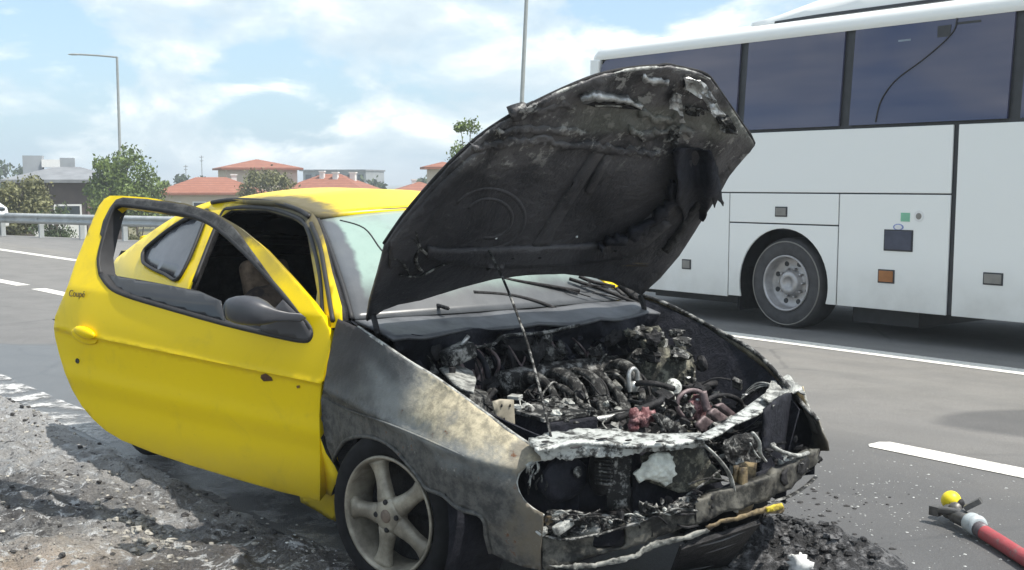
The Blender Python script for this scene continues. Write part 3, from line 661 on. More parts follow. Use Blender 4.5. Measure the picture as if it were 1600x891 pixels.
bpanel('luggage_flap', (.67, 1.865, .285, 1.37)); bpanel('tall_side_panel', (1.905, 3.35, .285, 1.985)); bpanel('tall_side_panel', (3.36, 4.9, .285, 1.985)); bpanel('front_side_panel', (4.91, BF, .285, 1.985))
MB().box((-2.965, 1.25, 1.45), (.05, 2.4, 2.3)).build('rear_panel', M_BUS, bus, bev=.02)
MB().prism([(-2.98, 1.95), (-2.88, 1.95), (-2.80, 2.90), (-2.96, 2.92)], lambda p, q, t: Vector((p, t, q)), .02, .09).build('rear_pillar', M_BUS, bus, bev=.015)
MB().prism([(-2.98, 1.95), (-2.9, 1.95), (-2.86, 2.90), (-2.97, 2.92)], lambda p, q, t: Vector((p, t, q)), .09, 2.44).build('rear_window', M_BGLASS, bus)
MB().box((BF + .01, 1.25, 1.6), (.06, 2.4, 2.6)).build('front_panel', M_BGLASS, bus)
MB().box((2.3, 2.49, 1.15), (10.4, .03, 1.7)).build('far_side_panel', M_BUS, bus); MB().box((2.3, 2.46, 2.45), (10.3, .03, .9)).build('far_window_band', M_BGLASS, bus)
# windows: separate panes with dark pillars between
def pane(s0, s1, round_first=False):
    poly = [(s0, 2.01), (s1, 2.01), (s1, 2.905), (s0, 2.905)]
    if round_first: poly = [(s0, 2.01), (s1, 2.01), (s1, 2.905), (s0 + .28, 2.905), (s0 + .16, 2.89), (s0 + .10, 2.84), (s0 + .075, 2.75)]
    return MB().prism(poly, lambda p, q, t: Vector((p, yb(q) + t, q)), -.012, .01).build('window_pane', M_BGLASS, bus)
pane(-2.88, -.66, True); pane(-.55, .64); pane(.76, 2.36); pane(2.48, 4.1); pane(4.2, 5.8); pane(5.9, 7.5)
w = MB().box((1.30, -.008 + yb(2.72), 2.72), (.13, .004, .09)).build('window_sticker', plain('pale_sticker', (.25, .30, .36), .5), bus)
MB().box((1.93, -.006 + yb(2.80), 2.83), (.24, .006, .07)).build('reflection_block', M_DARKP, bus); MB().box((1.70, -.006 + yb(2.7), 2.80), (.13, .006, .10)).build('reflection_block', M_DARKP, bus)  # dark slabs standing for reflected shapes in the glass
w = MB(); w.tube([Vector((s, yb(z) - .010, z)) for s, z in [(1.06, 2.03), (1.10, 2.22), (1.24, 2.40), (1.50, 2.56), (1.70, 2.70), (1.80, 2.80), (1.82, 2.90)]], .018, 6, flat=.3); w.build('lamp_reflection', M_DARKP, bus, True)  # dark strip shaped as a street lamp's reflection in the pane
# flush handles, lamps, stickers
def fit(name, px, py, wpx, hpx, m, d=.014, recess=True):
    q = hit(px, py, uv_to(0, 9.72), V); s = q.dot(U) + 7.97; z = q.z; ww = wpx / 156; hh = hpx / 156
    f = MB().box((s, -.004, z), (ww + .025, .012, hh + .025)).build(name, M_DARKP, bus, bev=.004)
    MB().box((s, -.009, z), (ww, d, hh)).build('insert', m, f, bev=.004)
fit('lock_handle', 1221, 331, 20, 12, M_GREYP); fit('lock_handle', 1073, 413, 17, 13, M_GREYP); fit('lock_handle', 1552, 436, 25, 13, M_GREYP)
fit('side_marker_lamp', 1385, 432, 24, 16, M_AMBER); fit('fuel_flap', 1404, 376, 44, 27, plain('fuel_flap_dark', (.05, .055, .085), .4))
q = hit(1415, 339.5, uv_to(0, 9.72), V); MB().box((q.dot(U) + 7.97, -.003, q.z), (.095, .006, .08)).build('green_sticker', M_GREEN, bus)
q = hit(1436, 338, uv_to(0, 9.72), V); Mx = Matrix.Translation((q.dot(U) + 7.97, -.002, q.z)) @ Matrix.Rotation(R(90), 4, 'X')
f = MB().lathe([(0, .004), (.05, .004), (.052, -.004)], Mx, 24).build('round_sticker', M_WHITE, bus); MB().lathe([(0, .008), (.026, .008), (.03, .004)], Mx, 16).build('sticker_emblem', M_GREYP, f)
q = hit(1404, 355, uv_to(0, 9.72), V); Mx = Matrix.Translation((q.dot(U) + 7.97, -.002, q.z)) @ Matrix.Scale(.55, 4, (0, 0, 1)) @ Matrix.Rotation(R(90), 4, 'X')
f = MB().lathe([(0, .004), (.055, .004), (.056, -.004)], Mx, 24).build('oval_sticker', M_BLUE, bus); MB().lathe([(0, .007), (.038, .007), (.04, .004)], Mx, 20).build('sticker_face', M_WHITE, f)
# rear wheel
def bus_wheel(s, near):
    sg = 1 if near else -1
    Mx = Matrix.Translation((s, .06 if near else 2.44, .46)) @ Matrix.Rotation(R(90) * sg, 4, 'X')
    ty = MB().lathe([(.275, -.01), (.30, .0), (.34, .012), (.40, .010), (.432, -.004), (.452, -.03), (.46, -.07), (.46, -.27), (.45, -.30), (.27, -.30)], Mx, 56).build('wheel', M_BTYRE, bus, smooth=True)
    if not near: return
    MB().lathe([(.415, .009), (.419, .0125), (.424, .0125), (.428, .004)], Mx, 56).build('sidewall_ring', M_GREYP, ty, smooth=True)
    MB().lathe([(.286, -.004), (.286, .012), (.272, .014), (.262, .0), (.255, -.09), (.235, -.105), (.16, -.115), (.13, -.10), (.118, -.05), (.105, -.035), (.06, -.03), (.055, -.045), (0, -.045)], Mx, 48).build('rim', M_RIM, ty, smooth=True)
    nb = MB()
    for k in range(10):
        a = 2 * math.pi * k / 10; c = Mx @ Vector((.148 * math.cos(a), .148 * math.sin(a), -.105)); nb.lathe([(0, .045), (.012, .04), (.014, 0)], Matrix.Translation(c) @ Matrix.Rotation(R(90), 4, 'X'), 6)
    nb.build('wheel_nuts', M_RIM, ty)
    hb = MB()
    for k in range(8):
        a = 2 * math.pi * (k + .5) / 8; c = Mx @ Vector((.205 * math.cos(a), .205 * math.sin(a), -.106)); hb.lathe([(0, .004), (.026, .003), (.027, -.004)], Matrix.Translation(c) @ Matrix.Rotation(R(90), 4, 'X'), 12)
    hb.build('rim_holes', M_GAP, ty)
bus_wheel(0, True); bus_wheel(0, False); bus_wheel(5.6, True); bus_wheel(5.6, False)
MB().box((-.60, .22, .36), (.03, .36, .44)).build('mudflap', M_RUB, bus)
ub = MB(); ub.box((-1.75, 1.2, .22), (1.3, 1.2, .17)); ub.box((-.2, 1.25, .46), (.24, 2.0, .24)); ub.box((.95, 1.1, .22), (.75, 1.4, .24)); ub.box((3.8, 1.25, .24), (2.2, 1.6, .16)); ub.tube([(-2.9, .7, .22), (-1.4, .7, .24)], .07, 10); ub.build('underbody', M_GAP, bus)  # the box just past the wheel is added as extra shade
MB().box((.86, .5, .215), (.06, .06, .05)).build('drain_valve', M_WHITE, bus)

# ================================================================== BURNT COUPE (all in the car's own frame: x forward, y left, z up)
car = empty('burnt_coupe', CARM, label='yellow coupe with burnt out front, raised bonnet and open door', cat='car')
TC = toc(CAM)
def clamp(x, a=0.0, b=1.0): return max(a, min(b, x))
def zh(X): return .95 - .29 * clamp((X + .45) / 1.1, 0, 1.3) ** 1.2
def S(X, Z):
    s = .825
    if Z < .62: s -= .11 * ((.62 - Z) / .45) ** 2
    elif Z < .93: s -= .06 * ((Z - .62) / .31) ** 2
    else: s = .765 - (Z - .93) * .62
    if X > .25: s -= .62 * (X - .25) ** 2
    if X < -2.4: s -= .12 * (X + 2.4) ** 2
    if X > -.3: s -= .16 * clamp((Z - zh(X) + .20) / .20) ** 2 * clamp((X + .1) / .7)
    if X > -.5: # body crease running down the wing
        zc = .665 - .075 * (X + .35); s += .014 * math.exp(-((Z - zc) / .018) ** 2) - .014 * clamp((zc - Z) / .02 + .3)
    return s
def onS(px, py, off=0.0, sg=-1):
    Y = sg * .8; P = None
    for _ in range(18):
        P = KY(px, py, Y); Y += .6 * (sg * (S(P.x, P.z) + off) - Y)
    return KY(px, py, Y)
def SR(off=0.0, amp=0.0, fr=9.0):
    def f(x, y):
        p = onS(x, y, off)
        if amp: p.y -= amp * mnoise.fractal(Vector((p.x, p.z, 3.1)) * fr, 1, 2, 3)
        return p
    return f
def fX(Y): return .90 - .55 * Y * Y
def KF(px, py, off=0.0): # where the pixel's ray meets the curved front of the car (x = fX(y) + off)
    r = ray(px, py); d = Vector((r.dot(FW), r.dot(LF), r.dot(UP))) / F
    a = .55 * d.y * d.y; b = d.x + 1.1 * TC.y * d.y; c = TC.x - .90 - off + .55 * TC.y * TC.y
    q = b * b - 4 * a * c; t = -b / (2 * a) if q < 0 else (2 * c) / (-b + math.sqrt(q)) if b < 0 else (-b - math.sqrt(q)) / (2 * a)
    p = TC + d * t
    if p.y > .74: # past the corner: wrap onto the side of the car instead
        p = KY(px, py, .74)
    return p
def FRN(off=0.0, amp=0.0, fr=14.0):
    def f(x, y):
        p = KF(x, y, off)
        if amp: p.x += amp * mnoise.fractal(Vector((p.y, p.z, 1.7)) * fr, 1, 2, 4)
        return p
    return f
DPH = R(23); DD = Vector((-math.cos(DPH), -math.sin(DPH), 0)); DN = Vector((math.sin(DPH), -math.cos(DPH), 0)); DP0 = Vector((-.505, -.82, 0))
def door_off(d, z):
    zc = .69 + .047 * d
    if z > .95: o = -.035 - (z - .95) * .50
    elif z > zc: o = -.035 * ((z - zc) / (.95 - zc)) ** 1.3 + .004 * math.exp(-((z - zc) / .012) ** 2)
    else:
        o = -.012 * clamp((zc - z) / .012) + .007 * math.exp(-((z - zc + .20) / .05) ** 2) - .007 * clamp((zc - .20 - z) / .07)
        if z < .40: o -= .06 * ((.40 - z) / .2) ** 2
    o -= .010 * ((d - .7) / .8) ** 2 + (.022 * ((d - 1.3) / .25) ** 2 if d > 1.3 else 0)
    return o
def lp(px, py, p0, n): # pixel onto a plane given in the car frame
    r = ray(px, py); rl = Vector((r.dot(FW), r.dot(LF), r.dot(UP))); return TC + rl * ((p0 - TC).dot(n) / rl.dot(n))
def DR(off=0.0):
    def f(x, y):
        o = 0.0
        for _ in range(8):
            p = lp(x, y, DP0 + DN * (o + off), DN); o += .7 * (door_off((p - DP0).dot(DD), p.z) - o)
        return lp(x, y, DP0 + DN * (o + off), DN)
    return f
HA = R(50); HP0 = Vector((-.4, 0, .967)); HDIR = Vector((math.cos(HA), 0, math.sin(HA))); HN = Vector((math.sin(HA), 0, -math.cos(HA)))
def hood_off(d, Y):
    o = .05 * (Y / .7) ** 2 - .02
    if d > .85: o += .30 * (d - .85) ** 2
    o += .010 * mnoise.fractal(Vector((d * 3, Y * 3, .5)), 1, 2, 3) + (.014 * mnoise.fractal(Vector((d * 9, Y * 9, 2.5)), 1, 2, 3) * clamp((d - .7) * 3 + clamp(Y) * .6))
    return o
def HD(off=0.0):
    def f(x, y):
        o = 0.0
        for _ in range(6):
            p = lp(x, y, HP0 + HN * (o + off), HN); o += .7 * (hood_off((p - HP0).dot(HDIR), p.y) - o)
        return lp(x, y, HP0 + HN * (o + off), HN)
    return f

# ------------------------------------------------------------------ materials of the wreck
ky = Mt('yellow_car_paint', (.80, .58, .006), .42, spec=.22, coat=.10)
ky.b.inputs['Coat Roughness'].default_value = .2
dz = ky.dot((0, 0, 1)); dust = ky.math('MULTIPLY', ky.math('SUBTRACT', 1.0, ky.step(dz, .2, .5)), ky.noise(5, 6, .65))
yc = ky.mix(ky.noise(2.0, 4, .6), (.90, .66, .003), (.84, .60, .003))
yc = ky.mix(ky.math('MULTIPLY', dust, .45), yc, (.40, .33, .12))
smg = ky.math('MULTIPLY', ky.step(ky.noise(3.2, 6, .7, off=(7, 1, 2), dist=.6), .52, .74), .26); yc = ky.mix(smg, yc, (.42, .32, .05))
scr = ky.math('MULTIPLY', ky.step(ky.noise(30, 4, .7, stretch=(1, 1, 6), off=(2, 9, 4)), .66, .72), ky.step(ky.noise(2.2, 3, .5, off=(4, 4, 9)), .5, .62)); yc = ky.mix(ky.math('MULTIPLY', scr, .4), yc, (.30, .22, .05))
dd = ky.dot(tuple(DD), -DP0.dot(DD)); nz = ky.math('MULTIPLY', ky.math('SUBTRACT', ky.noise(9, 6, .65), .5), .16)
# scorching: the door's window frame, the roof's front right corner and the pillar beside it
fr1 = ky.math('MULTIPLY', ky.step(ky.math('ADD', dz, nz), 1.17, 1.23), ky.math('SUBTRACT', 1.0, ky.step(ky.math('ADD', dd, ky.math('MULTIPLY', nz, .4)), 1.06, 1.11)))
isdoor = ky.math('SUBTRACT', 1.0, ky.step(ky.dot(tuple(DN), -DP0.dot(DN)), -.36, -.31)); isdoor = ky.math('SUBTRACT', 1.0, isdoor)
fr1 = ky.math('MULTIPLY', fr1, isdoor)
pil = ky.math('MULTIPLY', ky.math('MULTIPLY', isdoor, ky.math('SUBTRACT', 1.0, ky.step(ky.math('ADD', dd, nz), .36, .55))), ky.step(ky.math('ADD', dz, nz), .98, 1.16))
rf = ky.math('SUBTRACT', 1.0, ky.step(ky.math('ADD', ky.dist((-1.42, -.58, 1.32), (1.3, 3.6, 1.0)), ky.math('MULTIPLY', nz, 4)), .50, .95))
rf = ky.math('MULTIPLY', rf, ky.math('SUBTRACT', 1.0, isdoor))
yc = ky.mix(ky.math('MULTIPLY', pil, .75), yc, (.20, .17, .06))
yc = ky.mix(ky.math('MULTIPLY', ky.math('MAXIMUM', fr1, rf), .93), yc, ky.mix(ky.noise(24, 5, .7), (.10, .10, .095), (.035, .034, .034)))
ky.set('Base Color', yc); ky.set('Roughness', ky.math('ADD', .34, ky.math('MULTIPLY', ky.math('MAXIMUM', fr1, rf), .35)))
ky.bump(ky.noise(1.7, 2, .5), .05, .02); M_YEL = ky.m
kb = Mt('burnt_wing_metal', (.15, .15, .14), .6, .08, spec=.35)
X_ = kb.dot((1, 0, 0)); Z_ = kb.dot((0, 0, 1)); c1 = kb.noise(6, 6, .65); c2 = kb.noise(26, 6, .7); c3 = kb.noise(70, 4, .7); c4 = kb.noise(3.2, 5, .6, off=(4, 4, 1))
gx = kb.math('ADD', X_, kb.math('MULTIPLY', kb.math('SUBTRACT', c1, .5), .45)); gz = kb.math('ADD', kb.math('ADD', Z_, kb.math('MULTIPLY', X_, .16)), kb.math('MULTIPLY', kb.math('SUBTRACT', c1, .5), .26))
grey = kb.mix(kb.step(c4, .36, .64), (.15, .16, .16), (.235, .245, .24)); grey = kb.mix(kb.math('MULTIPLY', kb.step(c2, .56, .70), .5), grey, (.25, .25, .23)); dark = kb.mix(kb.step(c2, .36, .62), (.045, .046, .046), (.115, .113, .105))
tanc = kb.mix(kb.step(c2, .36, .64), (.52, .455, .32), (.25, .225, .165)); tanc = kb.mix(kb.math('MULTIPLY', kb.step(c1, .50, .62), .8), tanc, (.19, .185, .165))
tm = kb.math('MULTIPLY', kb.step(gx, .03, .20), kb.step(gz, .66, .74))
b0 = kb.mix(kb.step(gz, .60, .70), dark, grey); b0 = kb.mix(tm, b0, tanc)
tip = kb.math('MULTIPLY', kb.step(gx, .54, .66), .6); b0 = kb.mix(tip, b0, kb.mix(c2, (.27, .23, .16), (.12, .10, .08)))
rust = kb.step(kb.math('ADD', c2, kb.math('MULTIPLY', c1, .4)), .83, .92); b0 = kb.mix(rust, b0, (.13, .06, .03))
fl = kb.math('MULTIPLY', kb.step(c3, .63, .70), kb.step(c1, .50, .58)); b0 = kb.mix(kb.math('MULTIPLY', fl, .55), b0, (.40, .39, .35))
eb = kb.math('ADD', kb.math('ADD', Z_, kb.math('MULTIPLY', X_, .264)), kb.math('MULTIPLY', kb.math('SUBTRACT', c1, .5), .12)); topb = kb.math('MULTIPLY', kb.step(eb, .745, .815), kb.math('SUBTRACT', 1.0, kb.step(gx, -.02, .14))); b0 = kb.mix(kb.math('MULTIPLY', topb, .8), b0, (.032, .033, .035))
blk = kb.math('MULTIPLY', kb.math('SUBTRACT', 1.0, kb.step(gx, -.34, -.06)), kb.step(gz, .58, .74)); b0 = kb.mix(kb.math('MULTIPLY', blk, .85), b0, (.03, .026, .028))
kb.set('Base Color', b0); kb.set('Roughness', kb.math('ADD', .50, kb.math('MULTIPLY', c2, .3))); kb.bump(c1, .25, .02); kb.bump(c2, .45, .008); kb.bump(c3, .3, .003); M_BURN = kb.m
def charred(name, lo, hi, a=.42, b=.62, sc=14, rough=.6, metal=.15, bump=.7):
    k = Mt(name, lo, rough, metal, spec=.3); f = k.noise(sc, 7, .68); g = k.noise(sc * 4.5, 4, .7)
    k.set('Base Color', k.mix(k.step(k.math('ADD', k.math('MULTIPLY', f, .75), k.math('MULTIPLY', g, .25)), a, b), lo, hi))
    k.set('Roughness', k.math('ADD', rough - .15, k.math('MULTIPLY', g, .35))); k.bump(f, bump, .02); k.bump(g, bump * .6, .005); return k.m
M_SOOT = charred('soot_black', (.006, .006, .007), (.030, .029, .031), rough=.6, metal=0)
M_SOOTN = charred('soot_navy', (.006, .007, .012), (.020, .021, .030), rough=.65, metal=0)
M_ASHM = charred('ashy_metal', (.020, .020, .020), (.32, .32, .305), .48, .60, 22, .5, .3)
M_ASHL = charred('pale_ash_metal', (.12, .12, .115), (.52, .53, .50), .38, .60, 18, .5, .25)
M_WASH = charred('white_ash_panel', (.05, .05, .048), (.50, .52, .50), .42, .54, 20, .45, .1, .35)
M_ALU = charred('melted_aluminium', (.16, .16, .16), (.62, .63, .62), .35, .6, 10, .35, .7, .5)
M_OLIVE = charred('olive_ash', (.035, .035, .03), (.22, .215, .17), .46, .62, 20, .7, .0)
M_RUSTY = charred('rusty_sheet', (.06, .048, .036), (.26, .20, .11), .40, .62, 10, .6, .2, .4)
M_MAUVE = charred('heat_mauve_metal', (.10, .075, .08), (.24, .19, .19), .4, .62, 14, .5, .3, .4)
M_REDP = charred('melted_red_plastic', (.12, .04, .045), (.42, .24, .24), .42, .62, 30, .6, 0, .8)
M_BEAM = charred('burnt_beam', (.020, .020, .019), (.13, .125, .108), .43, .60, 9, .55, .3, .3)
M_QGLASS = plain('sooty_quarter_glass', (.085, .088, .10), .22, var=.45, scale=2.5)
M_BLK = plain('black_rubber_seal', (.018, .018, .02), .6, var=.3, scale=20)
M_MIRR = plain('faded_grey_mirror_plastic', (.050, .052, .060), .42, var=.2, scale=7, bump=.1)
M_SAIL = plain('dark_grey_trim', (.05, .05, .055), .6, var=.2)
def part(name, mb, m, smooth=False, bev=None, parent=None): return mb.build(name, m, parent or car, smooth, bev)

# ------------------------------------------------------------------ body sides
side_out = [(-.46, .935), (-.60, .86), (-.60, .60), (-.60, .22), (-2.30, .22), (-2.36, .40), (-2.53, .58), (-2.75, .63), (-2.96, .58), (-3.12, .40), (-3.16, .24), (-3.20, .27), (-3.34, .45), (-3.40, .70), (-3.38, .90), (-3.18, .985), (-2.95, 1.075), (-2.62, 1.205), (-2.35, 1.285), (-2.15, 1.318), (-1.9, 1.336), (-1.6, 1.340), (-1.3, 1.322), (-1.13, 1.298), (-.95, 1.22), (-.72, 1.09)]
door_hole = [(-.66, .90), (-.66, .55), (-.68, .32), (-1.9, .32), (-1.92, .5), (-1.935, .94), (-2.045, 1.235), (-1.96, 1.275), (-1.6, 1.292), (-1.3, 1.272), (-1.16, 1.245), (-.98, 1.165), (-.80, 1.06)]
qwin = [(-2.76, 1.015), (-2.74, 1.05), (-2.55, 1.155), (-2.40, 1.215), (-2.27, 1.243), (-2.20, 1.238), (-2.10, .955), (-2.3, .945), (-2.62, .965), (-2.71, .985)]
def SX(sg, off=0.0): return lambda p, q: Vector((p, sg * (S(p, q) + off), q))
for sg in (-1, 1):
    o = panel('body_side', rounded(side_out, 3), SX(sg), .05, [M_YEL, M_SOOT], car, thick=.03, holes=[door_hole, rounded(qwin, 3)], toward=Vector((-1.5, sg * 9, 1))); o.modifiers['thickness'].material_offset_rim = 1
    g_ = panel('quarter_glass', rounded(qwin, 3), SX(sg, -.006), .05, M_QGLASS, car, thick=.004, toward=Vector((-1.5, sg * 9, 1)))
    mb = MB(); pts = [SX(sg, .005)(*p) for p in rounded(qwin, 3)] + [SX(sg, .005)(*qwin[0])]
    mb.tube(pts, .011, 8, n=2, flat=.8); part('seal', mb, M_BLK, True, parent=g_)
# far door (closed) with its glass
far_door = [(-.57, .34), (-1.9, .34), (-1.965, .5), (-1.975, .945), (-.60, .905), (-.57, .60)]
fd = panel('door', far_door, SX(1), .09, [M_YEL, M_SOOT], car, thick=.05, toward=Vector((-1.2, 9, 1)))
far_glass = [(-.64, .915), (-1.97, .95), (-2.06, 1.225), (-1.95, 1.262), (-1.6, 1.28), (-1.3, 1.26), (-1.16, 1.23), (-.98, 1.15), (-.80, 1.045)]
kg_ = Mt('sooty_side_glass', (.12, .13, .13), .15); kg_.set('Alpha', kg_.math('ADD', .25, kg_.math('MULTIPLY', kg_.step(kg_.noise(3, 5, .7), .35, .6), .6))); M_SGLASS = kg_.m
panel('door_glass', far_glass, SX(1, -.012), .12, M_SGLASS, car, thick=0, toward=Vector((-1.2, 9, 1)))
# roof rail of dark rubber along the door opening, and scorched opening seal
mb = MB(); mb.tube([SX(-1, .004)(*p) for p in [(-2.22, 1.30), (-2.0, 1.322), (-1.6, 1.330), (-1.3, 1.312), (-1.15, 1.287)]], .011, 8); part('roof_drip_seal', mb, M_BLK, True)
mb = MB(); mb.tube([SX(-1, -.004)(*p) for p in [(-1.93, .94), (-2.045, 1.235), (-1.96, 1.283), (-1.6, 1.30), (-1.3, 1.28), (-1.15, 1.25), (-.97, 1.165), (-.79, 1.06), (-.62, .935)]], .011, 8); part('door_opening_seal', mb, M_BLK, True)
mb = MB(); mb.tube([SX(-1, .006)(*p) for p in [(-1.1, 1.262), (-.93, 1.185), (-.76, 1.082), (-.52, .93)]], .010, 6); part('pillar_seal', mb, M_BLK, True)

# roof, windscreen frame, tail
def roofP(u, v): # u: front(0) to rear(1), v: right(-1)..left(1)
    xs_ = [-1.10, -1.5, -2.0, -2.45]; hw = [.535, .535, .535, .52]; ze = [1.296, 1.338, 1.326, 1.262]; cr = [.028, .052, .055, .045]
    t = u * 3; i = min(2, int(t)); f = t - i; L_ = lambda a: a[i] + (a[i + 1] - a[i]) * f
    x = L_(xs_) + (.07 * (1 - v * v) if u < .05 else .07 * (1 - v * v) * max(0, 1 - u * 2)) * .9
    return Vector((x, v * L_(hw), L_(ze) + L_(cr) * (1 - v * v)))
mb = MB(); mb.grid(lambda a, b: roofP(a, b * 2 - 1), 18, 20); o = part('roof', mb, [M_YEL, M_SOOT], True); s = o.modifiers.new('thickness', 'SOLIDIFY'); s.thickness = .025; s.offset = -1; s.material_offset = 1
def smoothstep(x): x = clamp(x); return x * x * (3 - 2 * x)
# rear window and tail
def tail(a, b):
    X = [-2.46, -2.75, -2.98, -3.10, -3.36, -3.42, -3.40, -3.24]; Zc = [1.305, 1.20, 1.075, 1.03, 1.01, .93, .62, .30]; hwid = [.52, .565, .60, .61, .62, .63, .66, .66]; Ze = [1.262, 1.155, 1.03, 1.0, .975, .91, .62, .30]
    t = a * 7; i = min(6, int(t)); f = t - i; g = lambda q: q[i] + (q[i + 1] - q[i]) * f; v = b * 2 - 1
    return Vector((g(X) - .05 * (1 - v * v) * clamp(a * 2 - .8), v * g(hwid), g(Ze) + (g(Zc) - g(Ze)) * (1 - v * v)))
mb = MB(); mb.grid(lambda a, b: tail(.30 + a * .70, b), 26, 16); o = part('tail_panel', mb, [M_YEL, M_SOOT], True); s = o.modifiers.new('thickness', 'SOLIDIFY'); s.thickness = .02; s.offset = -1; s.material_offset = 1; s.material_offset_rim = 1
mb = MB(); mb.grid(lambda a, b: tail(a * .30, b), 8, 12); part('rear_window', mb, M_CGLASS, True)
mb = MB(); mb.tube([(-3.28, -.52, 1.05), (-3.36, -.25, 1.075), (-3.38, 0, 1.08), (-3.36, .25, 1.075), (-3.28, .52, 1.05)], .028, 8, flat=.5); part('spoiler', mb, M_YEL, True)
M_TAIL = plain('red_lamp_lens', (.25, .02, .02), .25, var=.15)
for sg in (-1, 1): part('tail_lamp', MB().blob((-3.36, sg * .54, .84), (.12, .2, .16), amp=0), M_TAIL, True)
# floor pan, bulkheads: dark and real so light cannot leak through the car
MB().box((-1.9, 0, .24), (2.9, 1.36, .05)).build('floor_pan', M_SOOT, car)
MB().box((-.47, 0, .56), (.05, 1.40, .66)).build('firewall', M_SOOTN, car)
MB().box((-2.75, 0, .60), (.06, 1.2, .75)).build('rear_bulkhead', M_SOOT, car)
# pillars' inner faces, headliner
mb = MB(); mb.grid(lambda a, b: roofP(a, b * 2 - 1) - Vector((0, 0, .045)), 6, 8); part('headlining', mb, M_SOOT)

# ------------------------------------------------------------------ windscreen
def wsP(u, v): # u: bottom to top, v -1..1
    b = Vector((-.50 + .05 * (1 - v * v), .70 * v, .935)); t = Vector((-1.125 + .08 * (1 - v * v), .525 * v, 1.285 + .035 * (1 - v * v)))
    p = b.lerp(t, u); p += Vector((.57, 0, .82)) * .05 * math.sin(math.pi * u) * (1 - .6 * v * v); return p
kw2 = Mt('shattered_windscreen', (.5, .65, .6), .3, spec=.4)
yv = kw2.dot((0, 1, 0)); zv = kw2.dot((0, 0, 1)); wn = kw2.math('MULTIPLY', kw2.math('SUBTRACT', kw2.noise(5, 5, .6), .5), .16); cell = kw2.voro(95); ce2 = kw2.voro(260)
pale = kw2.mix(kw2.math('ADD', .25, kw2.math('MULTIPLY', kw2.noise(8, 4, .6), .5)), (.22, .32, .285), (.34, .44, .39))
edge = kw2.step(kw2.math('ADD', kw2.math('ADD', kw2.math('ADD', yv, kw2.math('MULTIPLY', zv, -.5)), 1.1675), kw2.math('MULTIPLY', wn, .5)), .055, .08)       # strip by the right pillar
top = kw2.step(kw2.math('ADD', zv, wn), 1.265, 1.29); low = kw2.step(kw2.math('ADD', zv, kw2.math('MULTIPLY', wn, .6)), .985, 1.10)
c_ = kw2.mix(edge, kw2.mix(kw2.noise(9, 4, .6), (.075, .085, .10), (.15, .16, .17)), pale); c_ = kw2.mix(kw2.math('MULTIPLY', top, .5), c_, (.26, .32, .31)); c_ = kw2.mix(low, kw2.mix(kw2.noise(9, 5, .7), (.045, .05, .056), (.13, .135, .142)), c_)
c_ = kw2.mix(kw2.math('MULTIPLY', kw2.step(kw2.noise(4.5, 6, .7, off=(3, 3, 3)), .52, .72), .35), c_, (.12, .13, .125)); kw2.set('Base Color', c_); kw2.bump(kw2.noise(60, 3, .6), .06, .002)
mb = MB(); mb.grid(lambda a, b: wsP(a, b * 2 - 1), 20, 30); o = part('windscreen', mb, kw2.m, True); s = o.modifiers.new('thickness', 'SOLIDIFY'); s.thickness = .006; s.offset = -1
mb = MB(); mb.tube([wsP(0, -1), wsP(.3, -1), wsP(.7, -1), wsP(1, -1)], .012, 6); mb.tube([wsP(1, -1 + .2 * k) + Vector((0, 0, .003)) for k in range(11)], .008, 6); mb.tube([wsP(0, 1), wsP(.5, 1), wsP(1, 1)], .012, 6); part('windscreen_seal', mb, M_BLK, True)
mb = MB(); mb.tube([wsP(.93, -.84), wsP(.80, -.70), wsP(.55, -.67), wsP(.38, -.60)], .004, 5); part('crack', mb, M_BLK, True)
# A-pillar skins (yellow strips beside the glass)
for sg in (-1, 1):
    mb = MB(); mb.grid(lambda a, b: (wsP(a, sg) + Vector((-.012, sg * .012, .004))).lerp(SX(sg, .005)(-.57 - .60 * a, .905 + .365 * a), b), 14, 4); o = part('pillar', mb, [M_YEL, M_SOOT], True); s = o.modifiers.new('thickness', 'SOLIDIFY'); s.thickness = .02; s.offset = -1; s.material_offset = 1; s.material_offset_rim = 1
# cowl and wipers
kc = charred('cowl_grey_plastic', (.045, .048, .054), (.135, .14, .148), .3, .62, 5, .42, .0, .12)
mb = MB()
def cowl(a, b):
    v = b * 2 - 1; p = wsP(0, v * .985) + Vector((.004, 0, -.004)); q = Vector((-.24 + .03 * math.sin(v * 5), v * .69, .905 - .012 * abs(math.sin(v * 7)))); r = p.lerp(q, a); r.z += .006 * math.sin(math.pi * a) + .008 * mnoise.noise(Vector((r.x * 8, r.y * 6, 0))); return r
mb.grid(cowl, 10, 40); o = part('cowl', mb, kc, True); s = o.modifiers.new('thickness', 'SOLIDIFY'); s.thickness = .012; s.offset = -1
mb = MB(); mb.grid(lambda a, b: Vector((-.25 - .10 * a + .05 * mnoise.fractal(Vector((a * 2.5, b * 9, 3)), 1, 2, 4), (b - .5) * 1.32, .905 - .02 * abs(math.sin((b * 2 - 1) * 7)) - .30 * a)), 14, 60); mb.build('plenum_wall', M_SOOTN, car, smooth=True)
for pth in ([(694, 455), (715, 466), (760, 470)], [(640, 478), (668, 474), (700, 482)]):
    mb = MB(); mb.tube([KZ(x, y, .965) for x, y in pth], .008, 6); part('wiper_arm', mb, M_SOOT, True)
def onW(px, py, off=.012): # pixel onto the windscreen / cowl area (sloping plane)
    a, b, c = wsP(0, -.6), wsP(0, .6), wsP(.5, 0); n = (b - a).cross(c - a).normalized(); return lp(px, py, a + n * off * (1 if n.z > 0 else -1), n)
